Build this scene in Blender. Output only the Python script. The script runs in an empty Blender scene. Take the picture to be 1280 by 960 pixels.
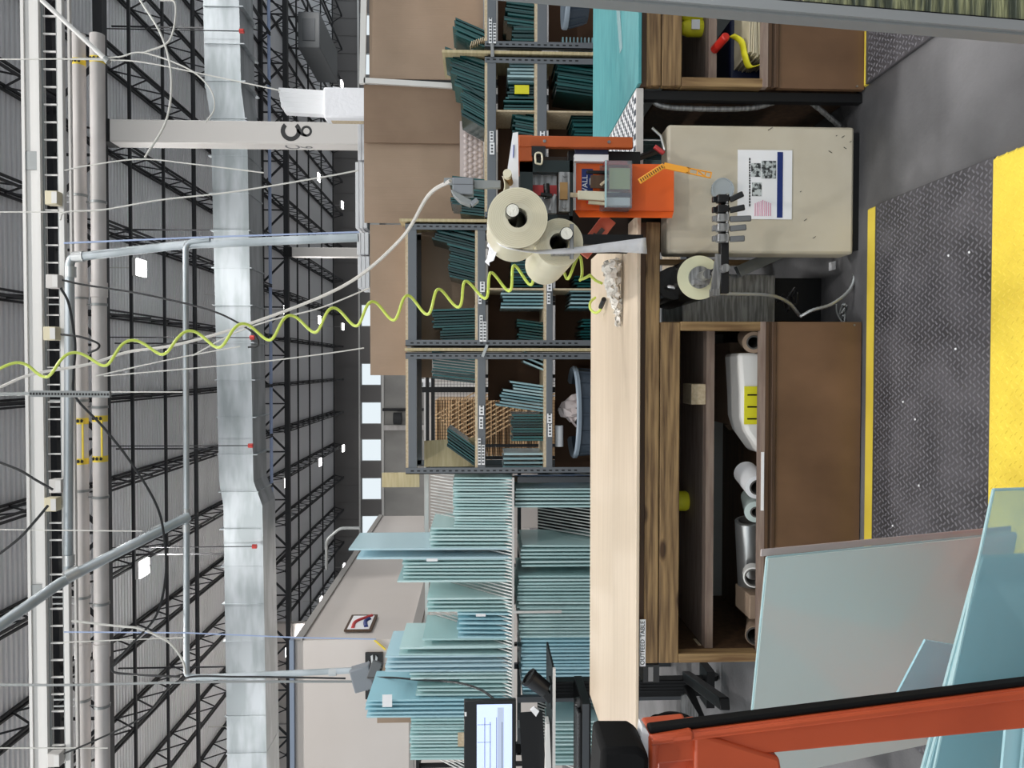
import bpy, bmesh, math, random
from mathutils import Vector, Matrix
random.seed(7)
PI = math.pi
S = bpy.context.scene
C = S.collection
V = Vector

# ---------------------------------------------------------------- camera
H = 1.55; F0 = 961.0; PITCH = math.radians(2.4); YAW = math.radians(1.3)
Rz = Matrix.Rotation(YAW, 3, 'Z')
FW = Rz @ V((0, math.cos(PITCH), -math.sin(PITCH)))
RT = Rz @ V((1, 0, 0))
UP = RT.cross(FW)
CAM = V((0, 0, H))
def ray(px, py): return FW + RT*((480-py)/F0) + UP*((640-px)/F0)
def q(px, py, Y):
    d = ray(px, py); return CAM + d*(Y/d.y)
def qz(px, py, z):
    d = ray(px, py); return CAM + d*((z-H)/d.z)
def X(py, Y, px=640): return q(px, py, Y).x
def Z(px, Y, py=480): return q(px, py, Y).z
cd = bpy.data.cameras.new('camera'); cam = bpy.data.objects.new('camera', cd); C.objects.link(cam)
cd.sensor_fit = 'HORIZONTAL'; cd.sensor_width = 36; cd.lens = F0/1280*36; cd.clip_start = .05; cd.clip_end = 300
m3 = Matrix((-UP, RT, -FW)).transposed()
cam.matrix_world = Matrix.Translation(CAM) @ m3.to_4x4()
S.camera = cam
S.view_settings.view_transform = 'Standard'; S.view_settings.look = 'None'
S.view_settings.gamma = 1; S.view_settings.use_curve_mapping = False
S.view_settings.exposure = 0.0

# ---------------------------------------------------------------- materials
def srgb(r, g, b):
    f = lambda c: (c/255/12.92) if c/255 <= .04045 else ((c/255+.055)/1.055)**2.4
    return (f(r), f(g), f(b), 1)
def mat(name, col, rough=.5, metal=0, col2=None, nscale=(8, 8, 8), detail=4, lo=.35, hi=.65, bump=0, bscale=None, spec=None, trans=0, alpha=None, emit=0, objrand=0, coat=0, knots=0):
    m = bpy.data.materials.new(name); m.use_nodes = True
    nt = m.node_tree; nd = nt.nodes; lk = nt.links; b = nd['Principled BSDF']
    c = srgb(*col) if max(col) > 1 else (*col, 1)
    b.inputs['Base Color'].default_value = c
    b.inputs['Roughness'].default_value = rough; b.inputs['Metallic'].default_value = metal
    if spec is not None: b.inputs['Specular IOR Level'].default_value = spec
    if coat: b.inputs['Coat Weight'].default_value = coat; b.inputs['Coat Roughness'].default_value = .15
    if trans: b.inputs['Transmission Weight'].default_value = trans
    out = None
    if col2 is not None or bump:
        tc = nd.new('ShaderNodeTexCoord'); mp = nd.new('ShaderNodeMapping'); mp.inputs['Scale'].default_value = nscale
        lk.new(tc.outputs['Object'], mp.inputs['Vector'])
        nz = nd.new('ShaderNodeTexNoise'); nz.inputs['Scale'].default_value = 1; nz.inputs['Detail'].default_value = detail
        lk.new(mp.outputs[0], nz.inputs['Vector'])
        if col2 is not None:
            cr = nd.new('ShaderNodeValToRGB'); cr.color_ramp.elements[0].position = lo; cr.color_ramp.elements[1].position = hi
            cr.color_ramp.elements[0].color = c; cr.color_ramp.elements[1].color = srgb(*col2) if max(col2) > 1 else (*col2, 1)
            lk.new(nz.outputs['Fac'], cr.inputs[0]); out = cr.outputs[0]
            lk.new(out, b.inputs['Base Color'])
        if bump:
            bp = nd.new('ShaderNodeBump'); bp.inputs['Strength'].default_value = bump; bp.inputs['Distance'].default_value = .01
            src = nz
            if bscale:
                mp2 = nd.new('ShaderNodeMapping'); mp2.inputs['Scale'].default_value = bscale; lk.new(tc.outputs['Object'], mp2.inputs['Vector'])
                src = nd.new('ShaderNodeTexNoise'); src.inputs['Scale'].default_value = 1; src.inputs['Detail'].default_value = 3; lk.new(mp2.outputs[0], src.inputs['Vector'])
            lk.new(src.outputs['Fac'], bp.inputs['Height']); lk.new(bp.outputs[0], b.inputs['Normal'])
    if knots:
        tc = nd.new('ShaderNodeTexCoord'); mp = nd.new('ShaderNodeMapping'); mp.inputs['Scale'].default_value = (3.2, 7, 9)
        lk.new(tc.outputs['Object'], mp.inputs['Vector'])
        vo = nd.new('ShaderNodeTexVoronoi'); vo.inputs['Scale'].default_value = 1; lk.new(mp.outputs[0], vo.inputs['Vector'])
        r2 = nd.new('ShaderNodeValToRGB'); r2.color_ramp.elements[0].position = .10; r2.color_ramp.elements[1].position = .17
        r2.color_ramp.elements[0].color = (.22, .16, .12, 1); r2.color_ramp.elements[1].color = (1, 1, 1, 1)
        lk.new(vo.outputs['Distance'], r2.inputs[0])
        mx = nd.new('ShaderNodeMix'); mx.data_type = 'RGBA'; mx.blend_type = 'MULTIPLY'; mx.inputs['Factor'].default_value = 1
        lk.new(out, mx.inputs['A']); lk.new(r2.outputs[0], mx.inputs['B']); lk.new(mx.outputs['Result'], b.inputs['Base Color'])
    if objrand:
        oi = nd.new('ShaderNodeObjectInfo'); hs = nd.new('ShaderNodeHueSaturation')
        mr = nd.new('ShaderNodeMapRange'); mr.inputs['To Min'].default_value = 1-objrand; mr.inputs['To Max'].default_value = 1+objrand
        lk.new(oi.outputs['Random'], mr.inputs['Value']); lk.new(mr.outputs[0], hs.inputs['Value'])
        if out: lk.new(out, hs.inputs['Color'])
        else: hs.inputs['Color'].default_value = c
        lk.new(hs.outputs[0], b.inputs['Base Color'])
    if emit:
        b.inputs['Emission Color'].default_value = c; b.inputs['Emission Strength'].default_value = emit
    if alpha is not None: b.inputs['Alpha'].default_value = alpha
    return m

M = {}
M['concrete'] = mat('concrete', (70, 70, 72), .55, col2=(125, 124, 126), nscale=(1.6, 1.6, 1.6), detail=9, lo=.3, hi=.72, bump=.15, bscale=(60, 60, 60))
M['deck'] = mat('deck', (222, 222, 224), .5)
M['joist'] = mat('joist', (34, 34, 37), .6)
M['blacksteel'] = mat('blacksteel', (13, 13, 15), .5, spec=.35)
M['rubber'] = mat('rubber', (8, 8, 9), .75, spec=.2)
M['wallpanel'] = mat('wallpanel', (165, 162, 158), .7, col2=(140, 138, 135), nscale=(.5, .5, .3), detail=6)
M['wallmetal'] = mat('wallmetal', (110, 107, 106), .7)
M['office'] = mat('office', (205, 198, 193), .7, col2=(198, 190, 184), nscale=(.4, .4, .4))
M['officetrim'] = mat('officetrim', (150, 146, 142), .6)
M['gutter'] = mat('gutter', (120, 132, 150), .5)
M['galv'] = mat('galv', (188, 194, 198), .42, .75, col2=(160, 167, 170), nscale=(.7, 3, 3), detail=3, lo=.4, hi=.6)
M['galvdull'] = mat('galvdull', (140, 143, 143), .5, .5)
M['whitepipe'] = mat('whitepipe', (205, 200, 198), .5, col2=(190, 185, 182), nscale=(2, 6, 6))
M['whitesteel'] = mat('whitesteel', (205, 203, 200), .45)
M['colpaint'] = mat('colpaint', (196, 192, 188), .5)
M['alu'] = mat('alu', (190, 192, 192), .35, .8)
M['steel'] = mat('steel', (165, 165, 165), .4, .55, col2=(120, 120, 120), nscale=(8, 30, 90), lo=.4, hi=.6)
M['shelfsteel'] = mat('shelfsteel', (104, 108, 113), .5, .2)
M['shelfdark'] = mat('shelfdark', (70, 73, 77), .5, .2)
M['particle'] = mat('particle', (205, 188, 160), .7, col2=(185, 165, 135), nscale=(60, 60, 60))
M['plywood'] = mat('plywood', (196, 182, 146), .7, col2=(176, 160, 122), nscale=(4, 4, 50), detail=5)
M['lining'] = mat('lining', (86, 62, 46), .9)  # brown darkened to carry the shade inside the shelves
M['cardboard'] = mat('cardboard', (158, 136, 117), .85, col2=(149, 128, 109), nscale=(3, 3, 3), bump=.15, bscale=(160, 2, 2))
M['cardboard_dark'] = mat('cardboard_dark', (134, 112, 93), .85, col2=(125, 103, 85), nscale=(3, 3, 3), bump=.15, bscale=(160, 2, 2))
M['laminate'] = mat('laminate', (214, 196, 174), .45, col2=(206, 188, 166), nscale=(1.5, 30, 30), detail=4)
M['beam'] = mat('beam', (78, 56, 34), .7, col2=(148, 120, 82), nscale=(3.2, 60, 60), detail=9, lo=.34, hi=.64, bump=.2, knots=1)
M['beamv'] = mat('beamv', (105, 78, 48), .7, col2=(158, 130, 90), nscale=(40, 40, 3), detail=7, lo=.36, hi=.66)
M['darkwood'] = mat('darkwood', (62, 42, 26), .6, col2=(86, 62, 42), nscale=(3, 40, 40))
M['shelfedge'] = mat('shelfedge', (128, 108, 98), .8, col2=(150, 132, 120), nscale=(6, 60, 60))
M['brownpanel'] = mat('brownpanel', (92, 68, 49), .42, col2=(122, 92, 68), nscale=(3, 3, 2.2), detail=8, lo=.35, hi=.75)
M['panelgrey'] = mat('panelgrey', (168, 170, 166), .7)
M['interior'] = mat('interior', (84, 82, 79), .8)
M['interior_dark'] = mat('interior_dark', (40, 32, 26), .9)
M['beige'] = mat('beige', (200, 191, 172), .5, col2=(190, 180, 160), nscale=(5, 5, 5), detail=8, lo=.4, hi=.7)
M['tealtop'] = mat('tealtop', (62, 134, 140), .5, col2=(80, 150, 154), nscale=(8, 30, 8), detail=6)
M['orange'] = mat('orange', (228, 98, 34), .42)
M['orangedark'] = mat('orangedark', (176, 82, 30), .45)
M['cartorange'] = mat('cartorange', (196, 84, 48), .38, col2=(176, 72, 40), nscale=(6, 6, 6))
M['yellowplastic'] = mat('yellowplastic', (240, 165, 55), .4)
M['white'] = mat('white', (238, 238, 240), .6)
M['whitefilm'] = mat('whitefilm', (232, 232, 236), .35, bump=.5, bscale=(30, 30, 30))
M['crumple'] = mat('crumple', (235, 230, 222), .7, bump=.9, bscale=(50, 50, 50))
M['tape'] = mat('tape', (226, 220, 196), .35, col2=(214, 206, 180), nscale=(3, 3, 3))
M['tapeface'] = mat('tapeface', (206, 196, 168), .5)
M['foam'] = mat('foam', (235, 232, 220), .8, bump=.6, bscale=(90, 90, 90))
M['darkfilm'] = mat('darkfilm', (22, 20, 18), .25)
M['paleroll'] = mat('paleroll', (214, 212, 180), .5)
M['black'] = mat('black', (14, 14, 16), .4)
M['navy'] = mat('navy', (20, 28, 60), .5)
M['blueink'] = mat('blueink', (30, 60, 160), .5)
M['signblue'] = mat('signblue', (22, 44, 110), .5)
M['mattop'] = mat('mattop', (58, 57, 60), .5, col2=(84, 82, 86), nscale=(5, 5, 5), detail=8)
M['matlug'] = mat('matlug', (98, 95, 100), .38)
M['yellow'] = mat('yellow', (240, 214, 78), .55, col2=(228, 200, 70), nscale=(5, 5, 5), detail=7)
M['hose'] = mat('hose', (196, 212, 92), .4)
M['cable'] = mat('cable', (190, 186, 180), .5)
M['wire'] = mat('wire', (200, 198, 192), .5)
M['bluepipe'] = mat('bluepipe', (158, 174, 208), .5)
M['plugbox'] = mat('plugbox', (128, 132, 138), .5)
M['bin'] = mat('bin', (62, 72, 84), .45)
M['binrim'] = mat('binrim', (130, 142, 154), .45)
M['salmon'] = mat('salmon', (222, 120, 96), .4)
M['red'] = mat('red', (196, 44, 34), .4)
M['sticky'] = mat('sticky', (190, 200, 150), .8)
M['tan'] = mat('tan', (160, 125, 80), .8)
M['greenblack'] = mat('greenblack', (18, 34, 34), .4)
M['paper'] = mat('paper', (228, 226, 222), .8)
M['hiyellow'] = mat('hiyellow', (222, 214, 40), .6)
M['photo'] = mat('photo', (40, 44, 46), .6, col2=(190, 196, 196), nscale=(70, 70, 70), detail=3, lo=.42, hi=.58)
M['pinkline'] = mat('pinkline', (205, 120, 150), .7)
M['redink'] = mat('redink', (186, 60, 60), .6)
M['greyplastic'] = mat('greyplastic', (96, 98, 100), .5)
M['lumber'] = mat('lumber', (205, 175, 135), .8, col2=(170, 135, 98), nscale=(2, 20, 30))
M['greentex'] = mat('greentex', (60, 66, 52), .3, col2=(150, 150, 110), nscale=(14, 14, 160), detail=5, lo=.4, hi=.65, bump=.6)
M['screen'] = mat('screen', (190, 205, 245), .4, emit=.75)
M['screentext'] = mat('screentext', (70, 80, 110), .5)
M['screengrey'] = mat('screengrey', (170, 182, 205), .5, emit=.5)
M['lamp'] = mat('lamp', (255, 253, 248), .5, emit=14)
M['skyglow'] = None

def glassmat(name, tint, alpha, rough=.12, tint2=None, rand=0):
    m = bpy.data.materials.new(name); m.use_nodes = True; nt = m.node_tree; nd = nt.nodes; lk = nt.links
    b = nd['Principled BSDF']; b.inputs['Base Color'].default_value = srgb(*tint); b.inputs['Roughness'].default_value = rough
    b.inputs['Specular IOR Level'].default_value = .6
    if rand:
        oi = nd.new('ShaderNodeObjectInfo'); cr = nd.new('ShaderNodeValToRGB')
        cr.color_ramp.elements[0].color = srgb(*tint); cr.color_ramp.elements[1].color = srgb(*tint2)
        lk.new(oi.outputs['Random'], cr.inputs[0]); lk.new(cr.outputs[0], b.inputs['Base Color'])
    t = nd.new('ShaderNodeBsdfTransparent'); tr = srgb(*tint); t.inputs['Color'].default_value = (.8+.2*tr[0], .86+.14*tr[1], .86+.14*tr[2], 1)
    mx = nd.new('ShaderNodeMixShader'); mx.inputs[0].default_value = alpha
    lk.new(t.outputs[0], mx.inputs[1]); lk.new(b.outputs[0], mx.inputs[2]); lk.new(mx.outputs[0], nd['Material Output'].inputs['Surface'])
    return m
M['gl_clear'] = glassmat('gl_clear', (180, 216, 216), .80, .15, (212, 238, 238), 1)
M['gl_blue'] = glassmat('gl_blue', (170, 216, 228), .80, .15, (190, 228, 238), 1)
M['gl_tall'] = glassmat('gl_tall', (196, 226, 236), .8, .12, (206, 232, 240), 1)
M['gl_dark'] = glassmat('gl_dark', (10, 48, 48), .94, .15, (38, 92, 92), 1)
M['gl_mid'] = glassmat('gl_mid', (110, 150, 158), .92, .15, (176, 205, 210), 1)
M['gl_film'] = glassmat('gl_film', (200, 214, 210), .92, .12)
M['gl_front'] = glassmat('gl_front', (165, 205, 214), .40, .06)
M['gl_front2'] = glassmat('gl_front2', (172, 212, 220), .76, .08)
M['gl_edge'] = glassmat('gl_edge', (176, 208, 212), .8, .15)
M['plastic_clear'] = glassmat('plastic_clear', (175, 178, 185), .22, .1)
M['bubble'] = mat('bubble', (190, 178, 176), .25)
M['cup'] = glassmat('cup', (190, 198, 205), .5, .1)

# ---------------------------------------------------------------- mesh builder
ORG = {}
class MB:
    def __init__(s): s.v = []; s.f = []; s.mi = []; s.cur = 0
    def m(s, i): s.cur = i; return s
    def add(s, vs, fs):
        n = len(s.v); s.v += [V(a) for a in vs]
        for f in fs: s.f.append([i+n for i in f]); s.mi.append(s.cur)
        return s
    def hexa(s, p):   # 8 pts: bottom 4 ccw, top 4 ccw
        return s.add(p, [(3, 2, 1, 0), (4, 5, 6, 7), (0, 1, 5, 4), (1, 2, 6, 5), (2, 3, 7, 6), (3, 0, 4, 7)])
    def box(s, x0, x1, y0, y1, z0, z1):
        if x0 > x1: x0, x1 = x1, x0
        if y0 > y1: y0, y1 = y1, y0
        if z0 > z1: z0, z1 = z1, z0
        return s.hexa([(x0, y0, z0), (x1, y0, z0), (x1, y1, z0), (x0, y1, z0), (x0, y0, z1), (x1, y0, z1), (x1, y1, z1), (x0, y1, z1)])
    def bar(s, a, b, w, h=None, up=(0, 0, 1)):
        a = V(a); b = V(b); h = w if h is None else h; d = (b-a).normalized(); u = V(up)
        if abs(d.dot(u)) > .98: u = V((0, 1, 0))
        r = d.cross(u).normalized()*(w/2); u = r.cross(d).normalized()*(h/2)
        return s.hexa([a-r-u, a+r-u, b+r-u, b-r-u, a-r+u, a+r+u, b+r+u, b-r+u])
    def cyl(s, a, b, r, r2=None, seg=14, cap=True):
        a = V(a); b = V(b); r2 = r if r2 is None else r2; d = (b-a).normalized()
        u = d.orthogonal().normalized(); w = d.cross(u); vs = []
        for p, rr in ((a, r), (b, r2)):
            for i in range(seg): t = 2*PI*i/seg; vs.append(p+(u*math.cos(t)+w*math.sin(t))*rr)
        fs = [(i, (i+1) % seg, seg+(i+1) % seg, seg+i) for i in range(seg)]
        if cap: fs += [tuple(range(seg))[::-1], tuple(range(seg, 2*seg))]
        return s.add(vs, fs)
    def ring(s, a, b, ro, ri, seg=32):   # hollow cylinder
        a = V(a); b = V(b); d = (b-a).normalized(); u = d.orthogonal().normalized(); w = d.cross(u); vs = []
        for p, rr in ((a, ro), (b, ro), (b, ri), (a, ri)):
            for i in range(seg): t = 2*PI*i/seg; vs.append(p+(u*math.cos(t)+w*math.sin(t))*rr)
        fs = []
        for k in range(4):
            k2 = (k+1) % 4
            fs += [(k*seg+i, k*seg+(i+1) % seg, k2*seg+(i+1) % seg, k2*seg+i) for i in range(seg)]
        return s.add(vs, fs)
    def tube(s, pts, r, seg=8):
        pts = [V(p) for p in pts]; n = len(pts); vs = []; fs = []; u = None
        for i, p in enumerate(pts):
            d = (pts[min(i+1, n-1)]-pts[max(i-1, 0)])
            d = d.normalized() if d.length > 1e-9 else V((0, 0, 1))
            if u is None: u = d.orthogonal().normalized()
            u = (u-d*u.dot(d)); u = u.normalized() if u.length > 1e-6 else d.orthogonal().normalized()
            w = d.cross(u); rr = r[i] if isinstance(r, (list, tuple)) else r
            for k in range(seg): t = 2*PI*k/seg; vs.append(p+(u*math.cos(t)+w*math.sin(t))*rr)
        for i in range(n-1):
            for k in range(seg): fs.append((i*seg+k, i*seg+(k+1) % seg, (i+1)*seg+(k+1) % seg, (i+1)*seg+k))
        fs += [tuple(range(seg))[::-1], tuple(range((n-1)*seg, n*seg))]
        return s.add(vs, fs)
    def prism(s, poly, vec):
        n = len(poly); vec = V(vec); p = [V(a) for a in poly]
        fs = [tuple(range(n))[::-1], tuple(range(n, 2*n))]+[(i, (i+1) % n, n+(i+1) % n, n+i) for i in range(n)]
        return s.add(p+[a+vec for a in p], fs)
    def lathe(s, prof, base, axis=(0, 0, 1), seg=24):   # prof: (r, t)
        base = V(base); d = V(axis).normalized(); u = d.orthogonal().normalized(); w = d.cross(u); vs = []; fs = []
        for rr, t in prof:
            for i in range(seg): a = 2*PI*i/seg; vs.append(base+d*t+(u*math.cos(a)+w*math.sin(a))*max(rr, 1e-4))
        for k in range(len(prof)-1):
            for i in range(seg): fs.append((k*seg+i, k*seg+(i+1) % seg, (k+1)*seg+(i+1) % seg, (k+1)*seg+i))
        return s.add(vs, fs)
    def grid(s, fn, nu, nv):
        vs = [fn(i/nu, j/nv) for j in range(nv+1) for i in range(nu+1)]
        return s.add(vs, [(j*(nu+1)+i, j*(nu+1)+i+1, (j+1)*(nu+1)+i+1, (j+1)*(nu+1)+i) for j in range(nv) for i in range(nu)])
    def build(s, name, mats, parent=None, bevel=0, smooth=True, solid=0, fix=True):
        me = bpy.data.meshes.new(name)
        if parent is None:
            xs = [v.x for v in s.v]; ys = [v.y for v in s.v]; zs = [v.z for v in s.v]
            org = V(((min(xs)+max(xs))/2, (min(ys)+max(ys))/2, min(zs)))
        else: org = ORG[parent.name]
        me.from_pydata([tuple(v-org) for v in s.v], [], s.f)
        if not isinstance(mats, (list, tuple)): mats = [mats]
        for m_ in mats: me.materials.append(M[m_] if isinstance(m_, str) else m_)
        for p, i in zip(me.polygons, s.mi): p.material_index = i; p.use_smooth = smooth
        bm = bmesh.new(); bm.from_mesh(me)
        if fix: bmesh.ops.recalc_face_normals(bm, faces=bm.faces)
        for e in bm.edges:
            if len(e.link_faces) == 2:
                if e.calc_face_angle(0) > .6: e.smooth = False
        bm.to_mesh(me); bm.free()
        o = bpy.data.objects.new(name, me); C.objects.link(o)
        if parent is None: o.location = org
        else: o.parent = parent
        ORG[o.name] = org
        if bevel:
            b = o.modifiers.new('bevel', 'BEVEL'); b.width = bevel; b.segments = 2; b.limit_method = 'ANGLE'; b.angle_limit = .7
        if solid:
            b = o.modifiers.new('solid', 'SOLIDIFY'); b.thickness = solid; b.offset = 0
        return o
def tag(o, label, cat, group=None, kind=None):
    o['label'] = label; o['category'] = cat
    if group: o['group'] = group
    if kind: o['kind'] = kind
    return o
def thing(name, label, cat, loc, group=None):
    o = bpy.data.objects.new(name, None); C.objects.link(o); o.location = V(loc); o.empty_display_size = .1
    ORG[o.name] = V(loc); return tag(o, label, cat, group)
def struct(o, label=None):
    o['kind'] = 'structure'
    if label: o['label'] = label
    return o
def dup(o, loc=None, parent=None, label=None, group=None):
    c = o.copy(); C.objects.link(c); ORG[c.name] = V(loc) if loc is not None else V((0, 0, 0))
    if parent is not None: c.parent = parent
    if loc is not None: c.location = V(loc)
    if label: c['label'] = label
    if group: c['group'] = group
    for ch in [k for k in C.objects if k.parent == o]: dup(ch, None, c)
    return c
def text(body, size, origin, matname, name='lettering', parent=None, xdir=(1, 0, 0), ydir=(0, 0, 1), ext=.0006, align='CENTER', bold=0):
    cu = bpy.data.curves.new('t', 'FONT'); cu.body = body; cu.size = size; cu.extrude = ext; cu.align_x = align; cu.offset = bold; cu.align_y = 'CENTER'
    o = bpy.data.objects.new('t', cu); C.objects.link(o); bpy.context.view_layer.update()
    me = bpy.data.meshes.new_from_object(o.evaluated_get(bpy.context.evaluated_depsgraph_get()))
    bpy.data.objects.remove(o); x = V(xdir).normalized(); y = V(ydir).normalized(); z = x.cross(y)
    mt = Matrix((x, y, z)).transposed().to_4x4()
    org = ORG[parent.name] if parent else V((0, 0, 0))
    me.transform(Matrix.Translation(V(origin)-org) @ mt)
    me.materials.clear(); me.materials.append(M[matname]); me.name = name
    r = bpy.data.objects.new(name, me); C.objects.link(r)
    if parent: r.parent = parent
    ORG[r.name] = org
    return r
def cr(pts, n=8):   # catmull-rom
    pts = [V(p) for p in pts]; out = []; P = [pts[0]*2-pts[1]]+pts+[pts[-1]*2-pts[-2]]
    for i in range(1, len(P)-2):
        for k in range(n):
            t = k/n; a, b, c_, d = P[i-1], P[i], P[i+1], P[i+2]
            out.append(.5*((2*b)+(c_-a)*t+(2*a-5*b+4*c_-d)*t*t+(3*b-a-3*c_+d)*t**3))
    out.append(pts[-1]); return out

# ================================================================ SETTING
CE = 10.0
floor = struct(MB().box(-22, 22, -9, 45, -.15, 0).build('floor', 'concrete', smooth=False), 'grey worn concrete floor')
# corrugated roof deck, ribs running along X
b = MB(); y = -9.0; prof = []
while y < 45:
    prof += [(y, CE), (y+.07, CE), (y+.085, CE+.05), (y+.135, CE+.05)]; y += .15
n = len(prof)
vs = [(-22, a, z) for a, z in prof]+[(22, a, z) for a, z in prof]
b.add(vs, [(i, i+1, n+i+1, n+i) for i in range(n-1)])
b.box(-22, 22, -9, 45, CE+.12, CE+.25)
struct(b.build('ceiling', 'deck', smooth=False, fix=False), 'grey corrugated steel roof deck')
# back wall with window openings
YB = 45.0
wz0, wz1 = Z(477, YB), Z(451, YB)
wins = []
for py in (34, 83, 235, 290, 340, 395, 468, 516, 562, 610, 657, 704, 751): wins.append((X(py+14, YB), X(py-14, YB)))
wins.sort()
b = MB(); b.box(-22, 22, YB, YB+.3, 0, wz0); b.m(1).box(-22, 22, YB, YB+.3, wz1, CE+.1)
px_ = -22
for a, c in wins: b.box(px_, a, YB, YB+.3, wz0, wz1); px_ = c
b.box(px_, 22, YB, YB+.3, wz0, wz1)
b.m(1)
for i in range(44): b.box(-22+i, -21.93+i, YB-.03, YB, wz1, CE)
struct(b.build('wall_back', ['wallpanel', 'wallmetal'], smooth=False), 'grey rear wall with a high window band')
for i, (a, c) in enumerate(wins):
    fr = MB(); fr.box(a, c, YB+.02, YB+.1, wz0-.02, wz0+.06).box(a, c, YB+.02, YB+.1, wz1-.06, wz1).box(a, a+.05, YB+.02, YB+.1, wz0+.06, wz1-.06).box(c-.05, c, YB+.02, YB+.1, wz0+.06, wz1-.06)
    struct(fr.build('window_%d' % (i+1), 'galvdull', smooth=False), 'high clerestory window')
for k, (pa, pb) in enumerate(((448.5, 450.5), (477, 480))):
    struct(MB().box(-22, 22, YB-.12, YB, Z(pb, YB), Z(pa, YB)).build('trim_%d' % (k+1), 'whitesteel'), 'pale steel rail along the window band')
# upper far-left wall beyond the office block
b = MB().box(-22, -10.4, 31.2, 31.5, 0, CE)
for k in range(5): b.m(1).box(-22+k*2.5, -21.96+k*2.5, 31.17, 31.2, 0, CE)
struct(b.build('wall_inner', ['office', 'officetrim'], smooth=False), 'pale inner wall with vertical panel seams')
# office block
YO = 14.2; XO = X(797, YO); ZO = Z(369, YO, 850)
b = MB().box(-14, XO, YO, 26, 0, ZO)
b.m(1).box(-14, XO+.03, YO-.03, YO, Z(517, YO, 900), Z(511, YO, 900))
b.m(1).box(XO, XO+.05, YO-.03, 26, ZO-.14, ZO)
b.m(1).box(XO, XO+.06, YO, 26, Z(520, YO, 797)-.05, Z(512, YO, 797))
b.m(0)
o = struct(b.build('wall_office', ['office', 'officetrim'], smooth=False), 'off-white office block wall')
tag(MB().box(-14, XO+.04, YO-.1, YO+.02, ZO, ZO+.08).build('gutter', 'gutter'), 'blue-grey gutter rail along the top of the office block', 'gutter')
b = MB().box(XO, XO+.02, 16.2, 19.5, .02, Z(527, YO, 797))
struct(b.build('door_1', 'black'), 'dark opening in the office side wall')
# framed print on the office side wall
Ys = 15.1
def onside(px, py):     # point on plane X = XO+.04
    d = ray(px, py); return CAM+d*((XO+.05)/d.x)
t = thing('wall_poster', 'framed print with red and blue swoosh on the side of the office block', 'poster', onside(450, 778))
pts = [onside(430, 788), onside(464, 788), onside(472, 769), onside(440, 769)]
y0, y1 = min(p.y for p in pts), max(p.y for p in pts); z0, z1 = min(p.z for p in pts), max(p.z for p in pts)
xw = XO+.03
MB().box(xw, xw+.03, y0, y1, z0, z1).build('frame', 'darkwood', t)
MB().box(xw+.03, xw+.035, y0+.05, y1-.082, z0+.05, z1-.05).build('print', 'white', t)
MB().tube(cr([(xw+.04, y0+.1, z1-.15), (xw+.04, (y0+y1)/2, (z0+z1)/2+.1), (xw+.04, y1-.1, z0+.1)]), .035).build('swoosh', 'redink', t)
MB().tube(cr([(xw+.04, y0+.15, z0+.12), (xw+.04, (y0+y1)/2, (z0+z1)/2-.08), (xw+.04, y1-.3, z0+.12)]), .04).build('swoosh', 'signblue', t)

# ---------------------------------------------------------------- roof steel
def make_joist(L, name='roof_joist', label='', group=''):
    t = thing(name, label, 'joist', (0, 0, 0), group)
    b = MB()
    for dx in (-.04, .04):
        b.box(dx-.02, dx+.02, 0, L, CE-.06, CE-.005)
    b.build('top_chord', 'joist', t)
    b = MB()
    for dx in (-.04, .04): b.box(dx-.018, dx+.018, .9, L-.9, CE-.72, CE-.665)
    b.build('bottom_chord', 'joist', t)
    b = MB(); n = 12; st = (L-1.8)/n
    b.bar((0, .1, CE-.04), (0, .9, CE-.69), .035)
    b.bar((0, L-.1, CE-.04), (0, L-.9, CE-.69), .035)
    for i in range(n):
        a = .9+i*st
        b.bar((0, a, CE-.69), (0, a+st/2, CE-.04), .028); b.bar((0, a+st/2, CE-.04), (0, a+st, CE-.69), .028)
    b.build('web', 'joist', t)
    return t
G1, G2 = 15.5, 30.0
specs = [(G1, 14.5, [-15.6+1.86*k for k in range(17)], 'black open-web roof joist in the bay between the two girders', 'roof joists of the middle bay'),
         (G2, 15.0, [-21.2+1.86*k for k in range(23)], 'black open-web roof joist in the farthest bay by the window wall', 'roof joists of the far bay'),
         (1.0, 14.5, [-9.95+1.86*k for k in range(11)], 'black open-web roof joist in the nearest bay overhead', 'roof joists of the near bay')]
for y0, L, xs, lab, gr in specs:
    j = make_joist(L, label=lab, group=gr)
    for i, x in enumerate(xs):
        o = j if i == 0 else dup(j, (x, y0, 0))
        o.location = (x, y0, 0)
def girder(Y, label):
    t = thing('roof_girder', label, 'girder', (0, Y, 0))
    MB().box(-21.9, 21.9, Y-.09, Y+.09, CE-.16, CE-.02).build('top_chord', 'joist', t)
    MB().box(-21.9, 21.9, Y-.1, Y+.1, CE-1.12, CE-.94).build('bottom_chord', 'joist', t)
    b = MB(); x = -21.9; k = 0
    while x < 21.8:
        b.bar((x, Y, CE-1.03), (x+.93, Y, CE-.1), .07); b.bar((x+.93, Y, CE-.1), (x+1.86, Y, CE-1.03), .07); b.bar((x+1.86, Y, CE-1.03), (x+1.86, Y, CE-.1), .05); x += 1.86
    b.build('web', 'joist', t)
girder(G1, 'black steel roof girder nearest the camera, carrying the C6 column line')
girder(G2, 'black steel roof girder farther back, just beyond the silver duct')
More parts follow.
